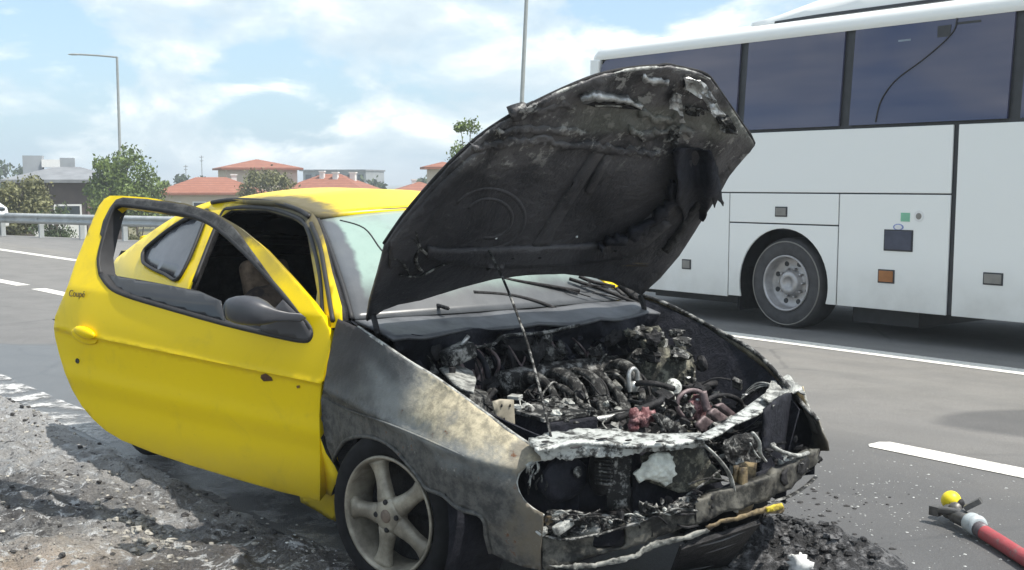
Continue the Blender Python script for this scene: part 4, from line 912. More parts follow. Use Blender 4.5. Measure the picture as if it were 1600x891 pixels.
for pts in ([(760, 428), (800, 438), (850, 446), (905, 455)], [(740, 457), (800, 462), (850, 475), (885, 492)], [(890, 436), (940, 452), (985, 470), (1003, 477)], [(905, 432), (925, 440), (960, 448)]):
    mb = MB(); mb.tube([onW(x, y) for x, y in pts], .009, 6); part('wiper_blade', mb, M_SOOT, True)
for k in range(9):
    r_ = random.Random(40 + k); x, y = r_.uniform(880, 980), r_.uniform(432, 462); mb = MB(); mb.tube([onW(x, y, .014), onW(x + r_.uniform(8, 25), y + r_.uniform(-3, 9), .02), onW(x + r_.uniform(25, 45), y + r_.uniform(0, 14), .014)], .003, 5); part('melted_strand', mb, M_SOOT, True)
panel('paint_patch', [(930, 432), (945, 434), (966, 447), (958, 451)], lambda x, y: onW(x, y, .010), 6, M_YEL, car, thick=.002)

# ------------------------------------------------------------------ interior seen through the open door
M_SEAT = charred('scorched_seat_cloth', (.04, .032, .03), (.17, .125, .09), .4, .65, 7, .9, 0, .3)
def seat(y):
    st = part('seat', MB().blob((-1.35, y, .52), (.55, .50, .24), amp=.08, seg=14, rings=8), M_SEAT, True)
    bk = MB().blob((-1.80, y, .66), (.20, .50, .56), amp=.08, seg=14, rings=10, rot=Matrix.Rotation(R(-26), 3, 'Y')); part('backrest', bk, M_SEAT, True, parent=st)
    hr = MB().box((-1.97, y + .01, .935), (.09, .25, .19), Matrix.Rotation(R(-24), 3, 'Y')); bevel(part('headrest', hr, plain('singed_headrest', (.13, .092, .062), .9, var=.8, scale=18), True, parent=st), .035, 4, 30)
    mb = MB(); mb.tube([(-1.95, y - .06, .90), (-1.90, y - .06, .80)], .008, 6); mb.tube([(-1.95, y + .06, .90), (-1.90, y + .06, .80)], .008, 6); part('headrest_posts', mb, M_ASHM, parent=st)
seat(-.38); seat(.38)
part('rear_seat', MB().blob((-2.3, 0, .62), (.3, 1.1, .36), amp=.08, seg=14, rings=8), M_SOOT, True)
mb = MB(); mb.prism([(-.50, .93), (-.50, .60), (-.85, .62), (-.92, .80), (-.80, .91)], lambda p, q, t: Vector((p, t, q)), -.66, .66); part('dashboard', mb, M_SOOT, bev=.02)
Ms = Matrix.Translation((-1.02, .36, .84)) @ Matrix.Rotation(R(-65), 4, 'Y')
part('steering_wheel', MB().lathe([(.18 + .014 * math.cos(a), .014 * math.sin(a)) for a in [k * math.pi / 4 for k in range(9)]], Ms, 24), M_SOOT, True)
mb = MB(); mb.tube([(-.93, .36, .80), (-1.01, .36, .84)], .03, 8); mb.box((-1.01, .36, .84), (.03, .3, .05)); part('steering_column', mb, M_SOOT)
mb = MB(); mb.tube([SX(-1, -.10)(-1.05, 1.19), (-.95, -.55, 1.13), (-.9, -.5, 1.05), (-.98, -.52, .98)], .006, 6); part('hanging_wire', mb, M_ASHL, True)
mb = MB(); mb.tube([(-1.05, -.05, 1.25), (-1.05, .0, 1.22)], .01, 6); mb.blob((-1.04, .05, 1.20), (.04, .22, .07), amp=0); part('inner_mirror', mb, M_SOOT, True)

# ------------------------------------------------------------------ open door
outer = [(500, 783), (440, 769), (380, 752), (300, 728), (240, 708), (190, 688), (165, 673), (145, 655), (128, 635), (113, 610), (101, 582), (92, 552), (86, 528), (84, 512), (86, 495), (92, 480), (105, 449), (118, 410), (134, 370), (147, 338), (155, 321), (163, 311), (172, 306), (190, 306), (230, 309), (290, 318), (335, 332), (370, 352), (410, 385), (450, 428), (485, 468), (505, 496), (514, 515), (517, 535), (512, 562), (505, 590), (501, 612), (499, 650), (500, 720)]
inner = [(158, 430), (155, 405), (163, 370), (171, 342), (178, 326), (186, 320), (230, 325), (290, 335), (330, 350), (370, 383), (410, 424), (450, 470), (480, 505), (487, 518), (486, 528), (476, 533), (440, 527), (350, 506), (250, 478), (195, 461), (172, 449)]
door = panel('open_door', outer, DR(), 5.5, [M_YEL, M_SAIL], car, thick=.05, holes=[inner], seams=[[proj(DP0 + DD * (.02 + .035 * i) + Vector((0, 0, .69 + .047 * (.02 + .035 * i) + h - DP0.z)) + DN * .0) for i in range(44)] for h in (.016, .003, -.001, -.0125)])
bevel(door, .006, 2, 50)
mb = MB(); mb.tube([DR(-.004)(x, y) for x, y in inner + inner[:1]], .011, 6, n=3); part('window_seal', mb, M_BLK, True, parent=door)
def shrink(poly, k):
    c = sum((Vector(p) for p in poly), Vector((0, 0))) / len(poly); return [tuple(Vector(p) + (c - Vector(p)).normalized() * k) for p in poly]
lo_, li_ = [DR(.001)(x, y) for x, y in shrink(inner + inner[:1], 1.0)], [p - DN * .075 for p in [DR(.001)(x, y) for x, y in shrink(inner + inner[:1], 1.0)]]
mb = MB(); mb.add(lo_ + li_, [(i, i + 1, len(lo_) + i + 1, len(lo_) + i) for i in range(len(lo_) - 1)]); part('window_reveal', mb, M_BLK, True, parent=door)
inner2 = [(160, 372), (167, 344), (175, 326), (186, 321), (230, 326), (290, 336), (330, 351), (370, 384), (410, 425), (430, 447)]
outer2 = [(431, 444), (406, 409), (376, 368), (362, 352), (335, 334), (290, 320), (230, 311), (192, 308.5), (181, 312), (171, 325), (161, 345), (156, 366)]
panel('window_channel', inner2 + outer2, DR(.004), 5, charred('charred_frame', (.030, .030, .031), (.10, .10, .098), .4, .66, 12, .5, 0, .3), door, thick=.02)
glass = [(159, 427), (240, 441), (312, 455), (345, 470), (352, 507), (250, 479), (195, 462), (172, 450), (160, 437)]
kdg = plain('wound_down_glass', (.05, .052, .056), .12, var=.2, scale=3)
panel('door_glass', glass, DR(-.03), 9, kdg, door, thick=.004)
sail = [(405, 512), (420, 492), (442, 468), (470, 497), (487, 518), (485, 529), (476, 533), (440, 526), (412, 519)]
panel('mirror_base', sail, DR(.006), 8, M_SAIL, door, thick=.02)
# wing mirror: big rounded shell on a tapering arm
def mshell(n):
    c = DR(.15)(388, 487); ax = (DR(.15)(345, 484) - DR(.15)(425, 492)).normalized(); upv = Vector((0, 0, 1)); upv = (upv - ax * upv.dot(ax)).normalized(); nv = ax.cross(upv); nv = nv if nv.dot(DN) > 0 else -nv
    mb = MB(); secs = []
    prof = [(-.105, .004, .5), (-.10, .034, .62), (-.088, .046, .7), (-.06, .055, .8), (-.02, .060, .9), (.03, .058, .95), (.07, .050, .9), (.10, .036, .7), (.118, .024, .5), (.15, .018, .4), (.18, .017, .36), (.2, .0, .3)]
    vs = []
    for t, r, k in prof:
        for j in range(20):
            a = 2 * math.pi * j / 20; q = .75
            ca, sa = math.cos(a), math.sin(a); ca = math.copysign(abs(ca) ** q, ca); sa = math.copysign(abs(sa) ** q, sa)
            vs.append(c - ax * t * 1.0 + upv * (sa * r * (1.0 if sa > 0 else .85) - .02 * clamp((t - .05) / .12)) + nv * (ca * r * k - clamp((t - .09) / .1) * .10))
    m = len(prof); mb.add(vs, [(i * 20 + k, i * 20 + (k + 1) % 20, (i + 1) * 20 + (k + 1) % 20, (i + 1) * 20 + k) for i in range(m - 1) for k in range(20)])
    return mb, c, ax, upv, nv
mb, mc, max_, mup, mnv = mshell(0)
mir = part('wing_mirror', mb, M_MIRR, True)
part('mirror_glass', MB().blob(mc + max_ * .098 - mup * .0, (.02, .06, .085), amp=0, rot=Matrix.Rotation(DPH, 3, 'Z')), M_CGLASS, True, parent=mir)
hb = MB().blob(DR(.012)(132, 520), (.135, .035, .052), amp=0, seg=16, rings=10, rot=Matrix.Rotation(DPH, 3, 'Z') @ Matrix.Rotation(R(8), 3, 'Y')); part('door_handle', hb, M_YEL, True, parent=door)
hl = MB().blob(DR(.001)(131, 526), (.17, .010, .06), amp=0, seg=16, rings=10, rot=Matrix.Rotation(DPH, 3, 'Z') @ Matrix.Rotation(R(8), 3, 'Y')); part('handle_recess', hl, M_YEL, True, parent=door)
kp_ = DR(.002)(121, 564); Mx = Matrix.Translation(kp_) @ DN.to_track_quat('Z', 'Y').to_matrix().to_4x4()
part('keyhole', MB().lathe([(0, .004), (.010, .004), (.012, 0)], Mx, 14), M_ASHM, parent=door)
rsp = [(408, 586), (415, 584), (424, 590), (426, 595), (412, 596), (407, 591)]
panel('rust_spot', rsp, DR(.004), 4, plain('rust_brown', (.10, .045, .02), .8, var=.4, scale=60), door, thick=.001)
panel('rust_spot', [(463, 603), (468, 602), (468, 606), (464, 607)], DR(.004), 3, plain('rust_brown_small', (.16, .08, .02), .8, var=.4, scale=60), door, thick=.001)
# script badge behind the window
tcv = bpy.data.curves.new('badge', 'FONT'); tcv.body = 'Coupé'; tcv.size = .042; tcv.shear = .35; tcv.extrude = .001
to = bpy.data.objects.new('badge', tcv); COL.objects.link(to)
bp = DR(.003)(107, 463); bx = (DR(.003)(134, 465) - bp).normalized(); bz = DN - bx * DN.dot(bx); bz.normalize(); by = bz.cross(bx)
bmat = Matrix(((bx.x, by.x, bz.x, bp.x), (bx.y, by.y, bz.y, bp.y), (bx.z, by.z, bz.z, bp.z), (0, 0, 0, 1)))
to.matrix_world = bmat; bpy.context.view_layer.update()
bme = bpy.data.meshes.new_from_object(to.evaluated_get(bpy.context.evaluated_depsgraph_get())); bme.transform(bmat); bpy.data.objects.remove(to)
bme.materials.clear(); link('badge', bme, plain('dull_badge', (.16, .12, .04), .6), door)
# lower hinge plate / front end of the sill below the wing
sill = [(500, 640), (506, 652), (510, 680), (518, 705), (524, 735), (526, 780), (525, 815), (514, 811), (492, 797), (470, 785), (468, 776), (497, 780)]
panel('rocker_panel', sill, SR(-.03), 7, M_YEL, car, thick=.02)

# ------------------------------------------------------------------ front wings
wing_r = [(528, 498), (545, 505), (560, 512), (600, 539), (640, 566), (680, 590), (720, 618), (760, 647), (800, 677), (830, 697), (856, 716),
          (838, 720), (822, 728), (811, 740), (807, 754), (810, 768), (818, 782), (832, 795), (848, 803), (847, 830), (845, 860), (846, 891),
          (818, 885), (790, 875), (766, 864), (759, 837), (757, 815), (745, 803), (725, 798), (708, 789), (692, 774), (669, 765), (662, 758), (649, 739), (632, 719), (613, 699), (590, 686), (565, 682), (542, 687), (529, 702), (521, 720),
          (512, 700), (507, 678), (503, 655), (502, 625), (506, 596), (512, 565), (518, 535)]
wing = panel('front_wing', wing_r, SR(.005, .006), 6, M_BURN, car, thick=.006)
mb = MB(); mb.tube([onS(x, y, .007) for x, y in [(506, 622), (545, 641), (600, 660), (650, 680), (700, 702), (752, 725)]], .0035, 6); part('wing_crease', mb, M_BURN, True, parent=wing)
mb = MB(); mb.tube([onS(x, y, .006) for x, y in wing_r[24:41]], .008, 6, n=2); part('arch_lip', mb, M_BURN, True, parent=wing)
mb = MB(); mb.tube([onS(x, y, -.004) for x, y in wing_r[2:11]], lambda t: .007, 6, n=3); part('wing_edge_flange', mb, M_ASHL, True, parent=wing)
mb = MB(); mb.tube([onS(x, y, -.002) for x, y in [(856, 716), (838, 720), (822, 728), (811, 740), (807, 754), (810, 768), (818, 782), (832, 795), (850, 806)]], .005, 6); part('headlight_rim', mb, M_ASHL, True, parent=wing)
panel('rust_spot', [(506, 673), (513, 672), (516, 680), (511, 685), (506, 680)], SR(.002), 4, M_RUSTY, wing, thick=.001)
# far wing: the same outline seen in the car's side plane
wl = [(-.45, .95), (-.30, .925), (-.05, .86), (.25, .80), (.45, .725), (.58, .665), (.655, .60), (.70, .53), (.69, .49), (.62, .47), (.52, .40), (.42, .45), (.34, .53), (.22, .62), (.0, .66), (-.20, .63), (-.31, .52), (-.36, .40), (-.44, .34), (-.46, .60)]
wingl = panel('front_wing', wl, lambda p, q: Vector((p, S(p, q), q)), .045, M_BURN, car, thick=.006, toward=Vector((0, 9, 1)))
mb = MB(); mb.tube([Vector((p, S(p, q) - .008, q + .003)) for p, q in wl[:7]], .009, 6); part('wing_edge_flange', mb, M_ASHM, True, parent=wingl)
# inner wings, bay floor
def apron(sg):
    def f(a, b):
        x = -.44 + 1.08 * a; top = zh(x) - .012; y = sg * (.60 - .10 * clamp((x - .3) / .35)) ; yt = sg * (S(x, zh(x)) - .015)
        return Vector((x, yt + (y - yt) * clamp(b * 2.2), top - b * (top - .30)))
    mb = MB(); mb.grid(f, 16, 10); o = part('inner_wing', mb, M_SOOTN); s = o.modifiers.new('thickness', 'SOLIDIFY'); s.thickness = .005
for sg in (-1, 1): apron(sg)
MB().box((-.02, -.02, .27), (.9, 1.1, .03)).build('undertray', M_SOOT, car)
# wheel arch liner
mb = MB(); mb.lathe([(.34, -.02), (.345, .22), (.1, .225)], Matrix.Translation((0, -.56, .33)) @ Matrix.Rotation(R(-90), 4, 'X') @ Matrix.Translation((0, 0, -.22)), 30)
part('arch_liner', mb, M_SOOTN, True)
# ------------------------------------------------------------------ wheels
M_ALLOY = Mt('sooty_alloy', (.34, .33, .30), .48, .35); fz = M_ALLOY.noise(9, 5, .65); gz_ = M_ALLOY.noise(40, 4, .7); M_ALLOY.set('Base Color', M_ALLOY.mix(M_ALLOY.step(fz, .35, .7), (.19, .17, .135), (.42, .385, .31))); M_ALLOY.bump(gz_, .15, .003); M_ALLOY = M_ALLOY.m
M_CAPR = plain('rusty_hub_cap', (.17, .13, .10), .7, var=.4, scale=30)
def alloy(center, out, fwd, name='wheel', detail=True):
    z = out.normalized(); y = Vector((0, 0, 1)); y = (y - z * y.dot(z)).normalized(); x = y.cross(z)
    if x.dot(fwd) < 0: pass
    Mx = Matrix(((x.x, y.x, z.x, center.x), (x.y, y.y, z.y, center.y), (x.z, y.z, z.z, center.z), (0, 0, 0, 1)))
    ty = MB().lathe([(.212, -.012), (.222, .0), (.245, .006), (.275, .002), (.292, -.015), (.302, -.045), (.304, -.16), (.294, -.19), (.25, -.20), (.21, -.19)], Mx, 48).build(name, M_RUB, car, smooth=True)
    if not detail: return ty
    MB().lathe([(.213, -.004), (.218, .004), (.213, .009), (.206, .007), (.200, -.004), (.196, -.03), (.188, -.06), (.186, -.17), (.215, -.18)], Mx, 64).build('rim', M_ALLOY, ty, smooth=True)
    MB().lathe([(0, -.10), (.19, -.11)], Mx, 32).build('brake_disc', M_SOOT, ty)
    sign = 1 if x.dot(fwd) > 0 else -1
    for k in range(5):
        a = R(112 + 72 * k); ca, sa = math.cos(a) * sign, math.sin(a)
        def sp(r, w, h): # r along spoke, w across, h height
            return Mx @ Vector((r * ca - w * sa, r * sa + w * ca, h))
        rr = [.035, .07, .10, .13, .16, .185, .203]; ww = [.040, .036, .030, .027, .029, .037, .050]; hh = [.006, .004, -.002, -.006, -.008, -.008, -.006]
        mb = MB(); vs = []
        for r, w, h in zip(rr, ww, hh): vs += [sp(r, -w, h - .030), sp(r, -w, h - .010), sp(r, -w * .62, h), sp(r, 0, h + .002), sp(r, w * .62, h), sp(r, w, h - .010), sp(r, w, h - .030)]
        mb.add(vs, [(i * 7 + j, (i + 1) * 7 + j, (i + 1) * 7 + j + 1, i * 7 + j + 1) for i in range(6) for j in range(6)] + [tuple(range(7))[::-1], tuple(range(42, 49))])
        mb.build('spoke', M_ALLOY, ty, smooth=True)
    MB().lathe([(0, .012), (.045, .011), (.060, .004), (.070, -.01), (.07, -.03)], Mx, 32).build('hub', M_ALLOY, ty, smooth=True)
    MB().lathe([(0, .017), (.020, .016), (.0245, .012), (.025, .006)], Mx, 24).build('hub_cap', M_CAPR, ty, smooth=True)
    for k in range(4):
        a = R(90 * k + 4); c = Mx @ Vector((.050 * math.cos(a), .050 * math.sin(a), .010)); Ml = Matrix.Translation(c) @ Mx.to_3x3().to_4x4()
        MB().lathe([(0, .0035), (.009, .0035), (.011, -.002)], Ml, 10).build('wheel_bolt', M_SOOT, ty)
    return ty
wc0 = KY(606, 806, -.795); st = R(15)
alloy(wc0, Vector((math.sin(st), -math.cos(st), 0)), Vector((math.cos(st), math.sin(st), 0)))
alloy(Vector((0, .795, wc0.z)), Vector((-math.sin(st), math.cos(st), 0)), Vector((math.cos(st), math.sin(st), 0)), detail=False)
for sg in (-1, 1): alloy(Vector((-2.75, sg * .76, .225)), Vector((0, sg, 0)), Vector((1, 0, 0)), detail=(sg < 0))

# ------------------------------------------------------------------ bonnet, seen from below
kh2 = Mt('burnt_bonnet_underside', (.05, .05, .05), .5, .2)
hd = kh2.dot(tuple(HDIR), -HP0.dot(HDIR)); hy = kh2.dot((0, 1, 0)); h1 = kh2.noise(4.5, 6, .62, dist=.4); h2 = kh2.noise(16, 6, .7); h3 = kh2.noise(55, 4, .7); h4 = kh2.noise(2.4, 4, .55, off=(2, 7, 1))
hq = kh2.math('ADD', hd, kh2.math('MULTIPLY', kh2.math('SUBTRACT', h1, .5), .5))
low_ = kh2.mix(kh2.step(h4, .35, .65), (.032, .032, .037), (.085, .083, .09))
up_ = kh2.mix(kh2.step(h1, .42, .56), (.032, .031, .034), (.125, .12, .122)); up_ = kh2.mix(kh2.step(h2, .55, .62), up_, (.32, .315, .30))
hc_ = kh2.mix(kh2.step(hq, .70, .84), low_, up_)
grn = kh2.math('MULTIPLY', kh2.math('SUBTRACT', 1.0, kh2.step(kh2.math('ADD', kh2.math('MULTIPLY', kh2.math('ABSOLUTE', kh2.math('SUBTRACT', hd, .97)), 9.0), kh2.math('MULTIPLY', h1, 1.3)), 1.0, 1.5)), kh2.step(hy, -.30, -.12)); hc_ = kh2.mix(kh2.math('MULTIPLY', grn, .55), hc_, (.22, .23, .20))
hc_ = kh2.mix(kh2.math('MULTIPLY', kh2.step(h3, .6, .7), .35), hc_, (.22, .22, .215))
kh2.set('Base Color', hc_); kh2.set('Roughness', kh2.math('ADD', .34, kh2.math('MULTIPLY', h2, .35))); kh2.bump(h1, .6, .05); kh2.bump(h2, .55, .012); kh2.bump(h3, .25, .003); M_HOOD = kh2.m
hood_out = [(571, 499), (576, 470), (590, 420), (600, 381), (628, 340), (660, 301), (700, 257), (745, 216), (785, 188), (820, 168), (860, 148), (900, 130), (935, 117), (970, 109), (1000, 105), (1030, 103), (1042, 101), (1056, 104), (1075, 108), (1096, 113), (1110, 122), (1124, 142), (1140, 165), (1160, 195), (1178, 224), (1160, 245), (1138, 272), (1122, 300), (1095, 342), (1060, 397), (1030, 432), (1000, 459), (985, 450), (960, 440), (920, 430), (880, 425), (820, 427), (770, 433), (720, 446), (690, 455), (655, 466), (620, 473), (597, 481)]
hood = panel('bonnet', hood_out, HD(), 9, M_HOOD, car, thick=-.012, jag=.2)
mb = MB(); mb.tube([HD(-.002)(x, y) for x, y in hood_out[3:26]], .007, 6, n=2); part('bonnet_edge', mb, M_SOOT, True, parent=hood)
mb = MB(); mb.tube([HD(.004)(x, y) for x, y in [(862, 150), (900, 133), (970, 112), (1030, 106), (1075, 111), (1108, 124)]], .0075, 6, n=4); part('front_lip', mb, M_ASHL, True, parent=hood)
# pressed inner frame: rear beam, ribs, side beams
def beam(name, poly, off, m, jag=0, st=8): return panel(name, poly, HD(off * 1.35), st, m, hood, thick=.03, jag=jag)
beam('rear_inner_beam', [(672, 388), (690, 392), (760, 391), (830, 388), (900, 386), (960, 380), (1005, 366), (1040, 345), (1050, 352), (1012, 385), (985, 402), (940, 410), (880, 416), (800, 420), (745, 418), (700, 412), (668, 404)], .022, M_HOOD)
beam('side_inner_beam', [(612, 380), (640, 345), (690, 290), (740, 245), (760, 235), (752, 250), (706, 300), (672, 345), (655, 385), (640, 412), (610, 420)], .018, M_HOOD)
for pl in ([(832, 388), (850, 360), (880, 312), (912, 262), (930, 236), (944, 240), (922, 275), (894, 320), (868, 362), (858, 388)], [(958, 382), (990, 360), (1040, 320), (1062, 280), (1070, 250), (1082, 252), (1076, 290), (1054, 330), (1010, 366), (985, 388)], [(915, 300), (935, 262), (950, 240), (958, 243), (944, 270), (924, 306)]):
    beam('inner_rib', pl, .016, M_HOOD)
for rx, ry, w_ in ((56, 46, 0), (36, 30, 1)):
    mb = MB(); mb.tube([HD(.006)(762 + rx * math.cos(a), 340 + ry * math.sin(a)) for a in [R(-150) + R(250) * i / 14 for i in range(15)]], .012, 6, n=2, flat=.8); part('pressed_ring', mb, M_HOOD, True, parent=hood)
# ragged upper edge of the burnt insulation and blisters above it
def strip(name, pts, w, off, m, seed, amp=.5):
    r_ = random.Random(seed); P = [Vector((x, y)) for x, y in pts]; A, B = [], []
    for i in range(len(P) - 1):
        for k in range(5):
            p = P[i].lerp(P[i + 1], k / 5); n = (P[i + 1] - P[i]).normalized(); n = Vector((-n.y, n.x))
            A.append(tuple(p + n * w * (.5 + amp * r_.uniform(-1, 1)))); B.append(tuple(p - n * w * (.5 + amp * r_.uniform(-1, 1))))
    return beam(name, A + B[::-1], off, m, st=6)
strip('insulation_edge', [(742, 236), (775, 228), (815, 222), (850, 220), (880, 228), (930, 232), (965, 236), (1000, 240), (1040, 240)], 9, .018, M_HOOD, 3)
strip('blistered_paint', [(800, 185), (850, 172), (890, 165), (900, 175)], 10, .012, M_HOOD, 5); strip('blistered_paint', [(780, 210), (830, 205), (880, 205), (930, 212)], 9, .016, M_HOOD, 6)
strip('blistered_paint', [(985, 210), (1020, 214), (1060, 205), (1090, 215)], 12, .02, M_HOOD, 8); strip('blistered_paint', [(1000, 180), (1040, 190), (1062, 188)], 10, .018, M_HOOD, 9)
strip('latch_slot_lip', [(909, 160), (930, 156), (955, 156), (980, 160), (1010, 171)], 6, .03, M_ALU, 10, .25); strip('latch_slot_lip', [(930, 166), (960, 166), (975, 168)], 3, .02, M_ASHL, 12, .25)
panel('latch_slot', [(912, 162), (935, 159), (960, 160), (985, 165), (1008, 173), (985, 171), (950, 168), (930, 168)], HD(.026), 5, M_SOOT, hood, thick=.002)
strip('torn_front_skin', [(1005, 125), (1025, 130), (1050, 134)], 9, .02, M_ALU, 13, .35)
def crumple(name, poly, off, m, seed, h=.03):
    base_ = HD(off)
    def f(x, y):
        p = base_(x, y); return p + HN * (h * mnoise.fractal(Vector((x * .07, y * .07, seed)), 1, 2, 3)) + Vector((0, h * .5 * mnoise.noise(Vector((x * .09, y * .09, seed + 5))), 0))
    return panel(name, poly, f, 4, m, hood, thick=.003, smooth=False)
crumple('crumpled_skin', [(1070, 124), (1092, 122), (1108, 138), (1124, 165), (1130, 180), (1116, 182), (1104, 165), (1092, 150), (1072, 142)], .03, M_ALU, 1)
crumple('crumpled_skin', [(1046, 160), (1056, 146), (1066, 150), (1064, 168), (1068, 188), (1062, 190), (1056, 172), (1044, 168)], .035, M_ALU, 2)
crumple('crumpled_skin', [(1066, 168), (1100, 170), (1112, 180), (1100, 182), (1070, 178)], .03, M_ASHM, 3)
crumple('crumpled_skin', [(1120, 178), (1140, 182), (1152, 205), (1138, 212), (1122, 200)], .025, M_ASHM, 4)
crumple('crumpled_skin', [(1048, 198), (1060, 196), (1066, 212), (1056, 232), (1046, 222)], .03, M_ASHM, 6)
flap = [(1048, 236), (1078, 232), (1112, 238), (1122, 262), (1126, 285), (1131, 322), (1122, 312), (1118, 326), (1112, 308), (1106, 326), (1099, 347), (1090, 340), (1085, 344), (1078, 336), (1070, 344), (1066, 330), (1056, 316), (1060, 285)]
panel('torn_insulation_flap', flap, lambda x, y: HD(.05 + .025 * math.sin(x * .12) + .02 * math.sin(y * .07))(x, y), 5, M_SOOTN, hood, thick=.006, jag=1.2)
strip('torn_insulation_edge', [(1060, 290), (1052, 320), (1030, 345), (1000, 365), (970, 378), (930, 392)], 9, .04, M_SOOTN, 15, .6)
strip('side_fold', [(1040, 395), (1066, 360), (1088, 325), (1105, 300)], 8, .02, M_SOOT, 17, .2)
panel('bare_yellow_edge', [(968, 411), (1014, 411), (1012, 417), (970, 416)], HD(.012), 5, M_RUSTY, hood, thick=.002)
for x, y in ((775, 372), (901, 370)): part('clip', MB().blob(HD(.012)(x, y), (.012, .012, .012), amp=0, seg=8, rings=5), M_FOAM, True, parent=hood)
for x, y in ((758, 402), (800, 404), (842, 403), (960, 392)): part('beam_hole', MB().blob(HD(.026)(x, y), (.03, .018, .008), amp=0, seg=8, rings=5), M_SOOT, True, parent=hood)
for k, pth in enumerate([[(628, 385), (640, 372), (652, 385), (650, 410), (660, 425)], [(625, 430), (655, 432), (690, 415), (720, 408)], [(648, 360), (655, 385), (668, 398)], [(610, 402), (630, 412), (640, 430)]]):
    mb = MB(); mb.tube([HD(.02)(x, y) for x, y in pth], .007, 6, flat=.6); part('hinge_bracket', mb, M_ASHM, True, parent=hood)
for sg, px, py in ((-1, 583, 492), (1, 1000, 462)):
    mb = MB(); a = HD(.02)(px, py); mb.tube([a, a + Vector((.03, 0, -.06)), Vector((-.38, sg * .66, .86))], .012, 6); part('bonnet_hinge', mb, M_SOOT)
mb = MB(); mb.tube([HD(.03)(764, 392), KX(781, 425, -.08), KX(800, 470, .06), KX(822, 530, .22), KX(836, 580, .36), KX(850, 635, .50), KF(861, 684, -.10)], .0048, 8); part('prop_rod', mb, M_ASHM, True)

# ------------------------------------------------------------------ slam panel and front end
def TOPZ(z, amp=.0, fr=12): # upward facing sheet at height z
    def f(x, y):
        p = KZ(x, y, z); p.z += amp * mnoise.fractal(Vector((p.x, p.y, z)) * fr, 1, 2, 3); return p
    return f
panel('slam_panel', [(826, 684), (860, 675), (905, 671), (960, 672), (1010, 677), (1055, 678), (1095, 674), (1100, 688), (1050, 692), (1000, 695), (950, 692), (905, 692), (860, 697), (838, 700)], TOPZ(.688, .008), 5, M_WASH, car, thick=.012, jag=.8)
panel('slam_panel_face', [(836, 699), (870, 697), (910, 692), (960, 693), (1010, 696), (1060, 693), (1100, 688), (1096, 697), (1060, 703), (1020, 707), (985, 712), (950, 714), (915, 713), (890, 720), (868, 716), (850, 722), (842, 714)], FRN(-.005, .012), 5, M_WASH, car, thick=.006, jag=2)
panel('folded_panel_end', [(1086, 684), (1100, 676), (1130, 660), (1160, 640), (1190, 618), (1212, 605), (1228, 604), (1216, 616), (1208, 636), (1180, 650), (1150, 662), (1125, 678), (1105, 686)], lambda x, y: KZ(x, y, .70 - .0008 * (x - 1090) * .2 + .01 * mnoise.noise(Vector((x * .05, y * .05, 0)))), 5, M_WASH, car, thick=.006)
panel('wing_tip_plate', [(1190, 622), (1205, 598), (1230, 590), (1252, 604), (1258, 618), (1240, 612), (1222, 618), (1208, 634)], TOPZ(.705, .02, 16), 4, M_ASHL, car, thick=.004, smooth=False)
for k, (x0, y0, x1, y1) in enumerate([(852, 690, 862, 692), (940, 686, 952, 687), (982, 688, 996, 689), (900, 699, 920, 698), (1030, 690, 1042, 689)]):
    mb = MB().blob(KZ(x0, y0, .695), (.014, .03 + .02 * (k % 2), .006), amp=.3, seg=9, rings=5, seed=k); part('slot', mb, M_SOOT, True)
# right headlight cavity: burnt shell set back behind the rim
def cav(x, y): return KF(x, y, -.16)
panel('headlight_cavity', [(812, 722), (850, 712), (960, 708), (962, 795), (850, 806), (815, 785)], cav, 12, M_SOOTN, car, thick=.01)
panel('cavity_wall', [(945, 700), (988, 704), (986, 740), (984, 792), (950, 800), (944, 740)], FRN(-.07, .01), 8, M_ASHM, car, thick=.01)
sp_ = MB()
for k in range(8):
    a, b = KF(930, 712 + k * 6, -.07), KF(955, 715 + k * 6, -.06); m_ = a.lerp(b, .5) + Vector((.025, 0, .004)); sp_ = MB(); sp_.tube([a, m_, b], .006, 6); part('bellows_ring', sp_, M_ASHM, True)
part('bellows', MB().blob(KF(940, 735, -.10), (.10, .08, .17), amp=.1), M_SOOT, True)
part('lamp_bowl', MB().blob(KF(882, 748, -.10), (.07, .19, .15), amp=.15, seg=14, rings=8), M_SOOTN, True)
part('bulb_holder', MB().blob(KF(903, 738, -.055), (.03, .03, .04), amp=.2), M_ASHM, True)
rb = random.Random(21)
for k in range(14):
    x, y = rb.uniform(822, 852), rb.uniform(735, 775); mb = MB(); mb.tube([KF(x, y, -.05), KF(x + rb.uniform(-3, 4), y - rb.uniform(4, 12), -.03), KF(x + rb.uniform(0, 9), y - rb.uniform(12, 22), -.05)], .0028, 5); part('burnt_wire', mb, [M_ASHL, M_ASHM][k % 2], True)
# radiator behind the bumper beam, with a blot of foam
panel('radiator', [(988, 704), (1060, 702), (1100, 698), (1140, 782), (1060, 815), (990, 812)], FRN(-.13, .004), 10, M_SOOTN, car, thick=.03)
panel('radiator_cowl', [(1000, 712), (1050, 702), (1096, 699), (1120, 735), (1128, 752), (1060, 770), (1010, 752)], FRN(-.07, .015), 7, M_OLIVE, car, thick=.01)
def foamP(x, y):
    p = KF(x, y, -.055); d = math.hypot((x - 1024) / 36, (y - 730) / 28); return p + Vector((.035 * max(0, 1 - d * d), 0, 0)) + Vector((.016 * mnoise.fractal(Vector((x * .16, y * .16, 0)), 1, 2, 3), 0, 0))
panel('foam_patch', [(990, 742), (998, 728), (1010, 712), (1024, 704), (1044, 708), (1050, 722), (1054, 742), (1050, 755), (1040, 758), (1026, 752), (1010, 748), (1000, 750)], foamP, 4, plain('white_foam', (.66, .68, .62), .9, var=.3, scale=26, bump=.8), car, thick=.01, jag=1.2)
